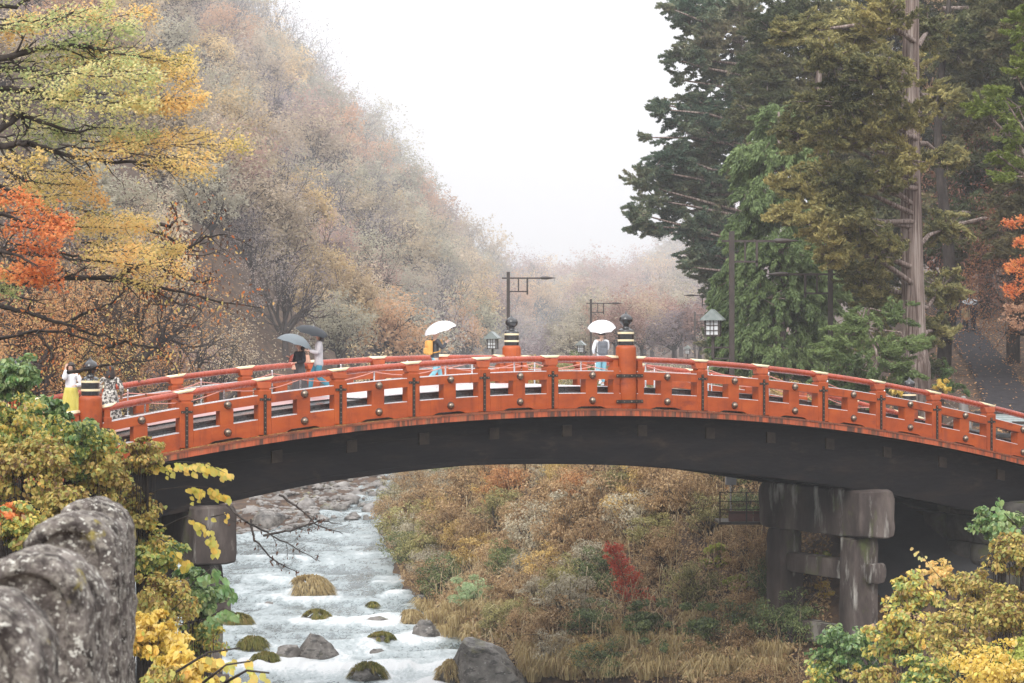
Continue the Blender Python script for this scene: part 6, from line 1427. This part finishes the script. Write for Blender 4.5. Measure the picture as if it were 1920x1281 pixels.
def umbrella(hand, top, Rr, mat, lab, depth=.24, n=8):
    hand = Vector(hand); top = Vector(top); ax = (top-hand).normalized(); t = empty('umbrella', hand, lab, 'umbrella'); M = ax.to_track_quat('Z', 'Y').to_matrix().to_4x4(); Lh = (top-hand).length
    V = [(0, 0, Lh)]; F = []; rings = 7; per = 4; N = n*per
    for i in range(1, rings+1):
        f = i/rings
        for k in range(N):
            ph = (k % per)/per; sag = math.sin(math.pi*ph); a = 2*math.pi*k/N; r = Rr*math.sin(f*1.15)/math.sin(1.15)*(1-.055*sag*f); z = Lh-depth*(1-math.cos(f*1.15))/(1-math.cos(1.15))+.02*sag*f*f-.0
            V.append((r*math.cos(a), r*math.sin(a), z))
    for k in range(N): F.append((0, 1+k, 1+(k+1) % N))
    for i in range(rings-1):
        for k in range(N): l = (k+1) % N; F.append((1+i*N+k, 1+(i+1)*N+k, 1+(i+1)*N+l, 1+i*N+l))
    o = ob('canopy', mesh('canopy', [M @ Vector(v) for v in V], F, mat, False), t); smooth_by_angle(o, 16)
    m = MB()
    for k in range(n):
        a = 2*math.pi*k/n; pts = []
        for i in range(6): f = i/5; r = Rr*math.sin(f*1.15)/math.sin(1.15); pts.append(M @ Vector((r*math.cos(a), r*math.sin(a), Lh-depth*(1-math.cos(f*1.15))/(1-math.cos(1.15))-.006)))
        MB().tube(pts, .0035, 5).build('rib', M_steel, t, True, loc=(0, 0, 0))
    MB().tube([M @ Vector((0, 0, -.10)), M @ Vector((0, 0, Lh+.06))], [.006, .004], 6).build('shaft', M_steel, t, True, loc=(0, 0, 0))
    MB().tube([M @ Vector(p) for p in ((0, 0, .06), (0, 0, -.12), (.0, .02, -.16), (0, .05, -.165), (0, .06, -.13))], .011, 8).build('handle', M_pole, t, True, loc=(0, 0, 0)); return t
def backpack(W_, base, mat, lab, w=.28, h=.40, d=.15):
    """W_: the wearer's matrix"""
    t = empty('backpack', W_ @ Vector(base), lab, 'backpack'); t.rotation_euler = W_.to_euler(); k = W_.to_scale()[0]; t.scale = (k,)*3
    def rbox(name, a, b, m_, bev): o = ob(name, mesh(name, *(lambda m: (m.V, m.F))(MB().box(a, b)), m_), t); md = o.modifiers.new('bevel', 'BEVEL'); md.width = bev; md.segments = 4; smooth_by_angle(o, 60); return o
    rbox('bag', (-w/2, -d, 0), (w/2, 0, h), mat, .055); rbox('pocket', (-w*.36, -d-.05, .03), (w*.36, -d+.02, h*.48), mat, .025); rbox('flap', (-w*.30, -d-.012, h*.58), (w*.30, -d+.02, h*.80), mat, .012)
    for s in (-1, 1): ob('strap', mesh('strap', *(lambda m: (m.V, m.F))(MB().tube([(s*.07, .0, h*.95), (s*.12, .10, h*1.06), (s*.14, .24, h*.96), (s*.15, .27, h*.55), (s*.15, .16, h*.22), (s*.13, 0, .06)], .016, 6)), mat, True), t)
    ob('grab_loop', mesh('grab_loop', *(lambda m: (m.V, m.F))(MB().tube([(-.04, -.03, h-.01), (-.03, -.03, h+.04), (.03, -.03, h+.04), (.04, -.03, h-.01)], .008, 6)), mat, True), t); return t
def s_for(px, w): u = (px-960)/FPX; return (u*(Y0+w*cT)-X0+w*sT)/(cT-u*sT)
def on_deck(px, w, lift=0): s = s_for(px, w); x, y = bxy(s, w); return Vector((x, y, rz_(s)-(.851 if 1.45 < w < WID-1.45 else .871)+lift))
AS = TH                                   # heading helpers: along the bridge to the right is TH-90 deg about z
HR, HL, HAWAY, HCAM = TH-R(90), TH+R(90), TH, TH+R(180)
t, A, wd = person(on_deck(815, 3.0), HR, 'woman in a black quilted jacket and light blue jeans walking right along the bridge', 1.60, ((-.30, .10), (.26, 0)), (.13, .30, 1.24), (-.12, .28, 1.22), M_jacket, True, M_jeans, None, 'bun', shoes=M_white)
backpack(t.matrix_basis, (0, -.10, .90), M_tanb, 'tan leather backpack worn by the walker in the black jacket')
umbrella(wd((-.02, .30, 1.24)), wd((-.02, .10, 1.80)), .47, M_umw, 'white umbrella tilted back over the walker with the tan backpack')
t, A, wd = person(on_deck(1128, 3.3), HAWAY-R(18), 'person in a white jacket and light jeans walking away near the tall centre post', 1.60, ((.18, 0), (-.2, .10)), (.10, .28, 1.22), (-.20, .12, .95), M_white, True, M_jeans, None, 'short', shoes=M_white)
backpack(t.matrix_basis, (0, -.10, .90), M_greyb, 'grey backpack on the person in the white jacket')
umbrella(wd((.08, .30, 1.22)), wd((.0, .02, 1.86)), .41, M_umw, 'white umbrella held upright left of the tall centre post', .20)
t, A, wd = person(on_deck(562, 2.6), HL+R(10), 'woman in a black top and long dark grey skirt under the blue-grey umbrella', 1.54, ((.10, 0), (-.1, 0)), (.12, .26, 1.16), (-.18, .24, 1.02), M_blackc, True, None, (1.02, .12, M_dgrey, .14, .27), 'bob', shoes=M_blackc)
umbrella(wd((.10, .26, 1.16)), wd((.0, .08, 1.78)), .48, M_umg, 'blue-grey umbrella hiding the head of the woman in the long skirt', .27)
p = wd((-.12, .34, 1.14)); f = empty('red_folder', p, 'dark red folder held up in front of the woman in the long skirt', 'folder'); f.rotation_euler = (R(25), R(15), t.rotation_euler.z)
ob('cover', mesh('cover', *(lambda m: (m.V, m.F))(MB().box((-.07, -.012, -.10), (.07, -.004, .10)).box((-.07, .004, -.10), (.07, .012, .10))), M_book), f); ob('pages', mesh('pages', *(lambda m: (m.V, m.F))(MB().box((-.065, -.003, -.095), (.065, .003, .095))), M_white), f)
def handbag(p, rz, mat, lab, s=1.0):
    b = empty('handbag', p, lab, 'handbag', None, rz); b.scale = (s,)*3
    V = [(-.13, -.05, -.30), (.13, -.05, -.30), (.13, .05, -.30), (-.13, .05, -.30), (-.08, -.025, -.10), (.08, -.025, -.10), (.08, .025, -.10), (-.08, .025, -.10)]
    o = ob('bag', mesh('bag', V, [(0,3,2,1),(4,5,6,7),(0,1,5,4),(1,2,6,5),(2,3,7,6),(3,0,4,7)], mat), b); md = o.modifiers.new('bevel', 'BEVEL'); md.width = .025; md.segments = 3; smooth_by_angle(o, 60)
    ob('handle', mesh('handle', *(lambda m: (m.V, m.F))(MB().tube([(-.06, 0, -.11), (-.04, 0, -.02), (0, 0, 0), (.04, 0, -.02), (.06, 0, -.11)], .007, 6)), mat, True), b); return b
handbag(wd((-.18, .30, 1.02)), t.rotation_euler.z, M_pinkbag, 'small pink bag hanging from the hand of the woman in the long skirt', .6)
t, A, wd = person(on_deck(598, 3.9), HL-R(16), 'person in a loose grey cardigan and teal jeans under the black umbrella', 1.74, ((.22, 0), (-.28, .13)), (.14, .26, 1.16), (-.10, .26, 1.10), M_knit, True, M_jeans2, None, 'bob', coat=.66, shoes=M_white)
umbrella(wd((.12, .27, 1.16)), wd((-.02, .14, 1.70)), .46, M_umb, 'black umbrella over the person in the grey cardigan', .17)
handbag(wd((-.08, .30, 1.10)), t.rotation_euler.z+.4, M_pinkbag, 'salmon pink handbag carried by the person in the grey cardigan', 1.1)
t, A, wd = person(on_deck(206, 1.2), HAWAY-R(12), 'woman in a patterned grey dress seen from behind, at the railing left end', 1.70, ((.05, 0), (-.05, 0)), (.27, .06, .92), (-.2, .24, 1.0), M_print, True, None, (1.04, .28, M_print, .145, .30), 'bob')
stp = on_deck(133, 1.9); m = MB().box((stp.x-.5, stp.y-.4, stp.z), (stp.x+.4, stp.y+.4, stp.z+.28)); tag(ob('stone_step', mesh('stone_step', m.V, m.F, M_kerb)), 'stone step at the left end of the deck, behind the shrubs', 'step')
stp.z += .28
t, A, wd = person(stp, R(170), 'woman in a white blouse and yellow skirt, hand raised to her face', 1.62, ((.02, 0), (-.02, 0)), (.06, .17, 1.45), (-.20, .20, 1.05), M_white, True, None, (1.00, .30, M_yskirt, .15, .26), 'long')
def on_path(px, py, Y): x = (px-960)/FPX*Y; return Vector((x, Y, float(H(x, Y))+.11))
yp = 124
t, A, wd = person(on_path(1826, 655, yp), R(8), 'walker in a long navy coat on the dark forest path', 1.66, ((.12, 0), (-.12, .04)), (.2, .1, .8), (-.14, .25, 1.2), M_navy, True, M_blackc, None, 'short', coat=.45)
umbrella(wd((-.14, .25, 1.2)), wd((-.16, .05, 1.80)), .50, M_umt, 'pale umbrella shared by the two walkers on the forest path', .2)
person(on_path(1811, 655, yp-.3), R(-5), 'walker in a beige coat on the forest path under the pale umbrella', 1.62, ((.1, 0), (-.1, .03)), (.2, .1, .8), (-.2, .1, .8), M_beige, True, M_blackc, None, 'short', coat=.62)
person(on_path(1790, 652, yp+1.5), R(12), 'third walker in dark clothes half hidden by the cedar on the forest path', 1.62, ((.1, 0), (-.1, .03)), (.2, .1, .8), (-.2, .1, .8), M_navy, True, M_blackc, None, 'short')

# ------------------------------------------------------------------ haze
m, tt = newmat('haze_air'); pv = nd(tt, 'ShaderNodeVolumePrincipled', Density=HAZE); pv.inputs['Color'].default_value = (.93, .94, .97, 1); pv.inputs['Anisotropy'].default_value = .1
o = nd(tt, 'ShaderNodeOutputMaterial'); tt.links.new(pv.outputs[0], o.inputs['Volume'])
mb = MB().box((-435, -44, -14.5), (445, 2012, 240)); hz = ob('haze', mesh('haze', mb.V, mb.F, m)); hz['kind'] = 'stuff'; hz['label'] = 'pale autumn mist filling the valley'
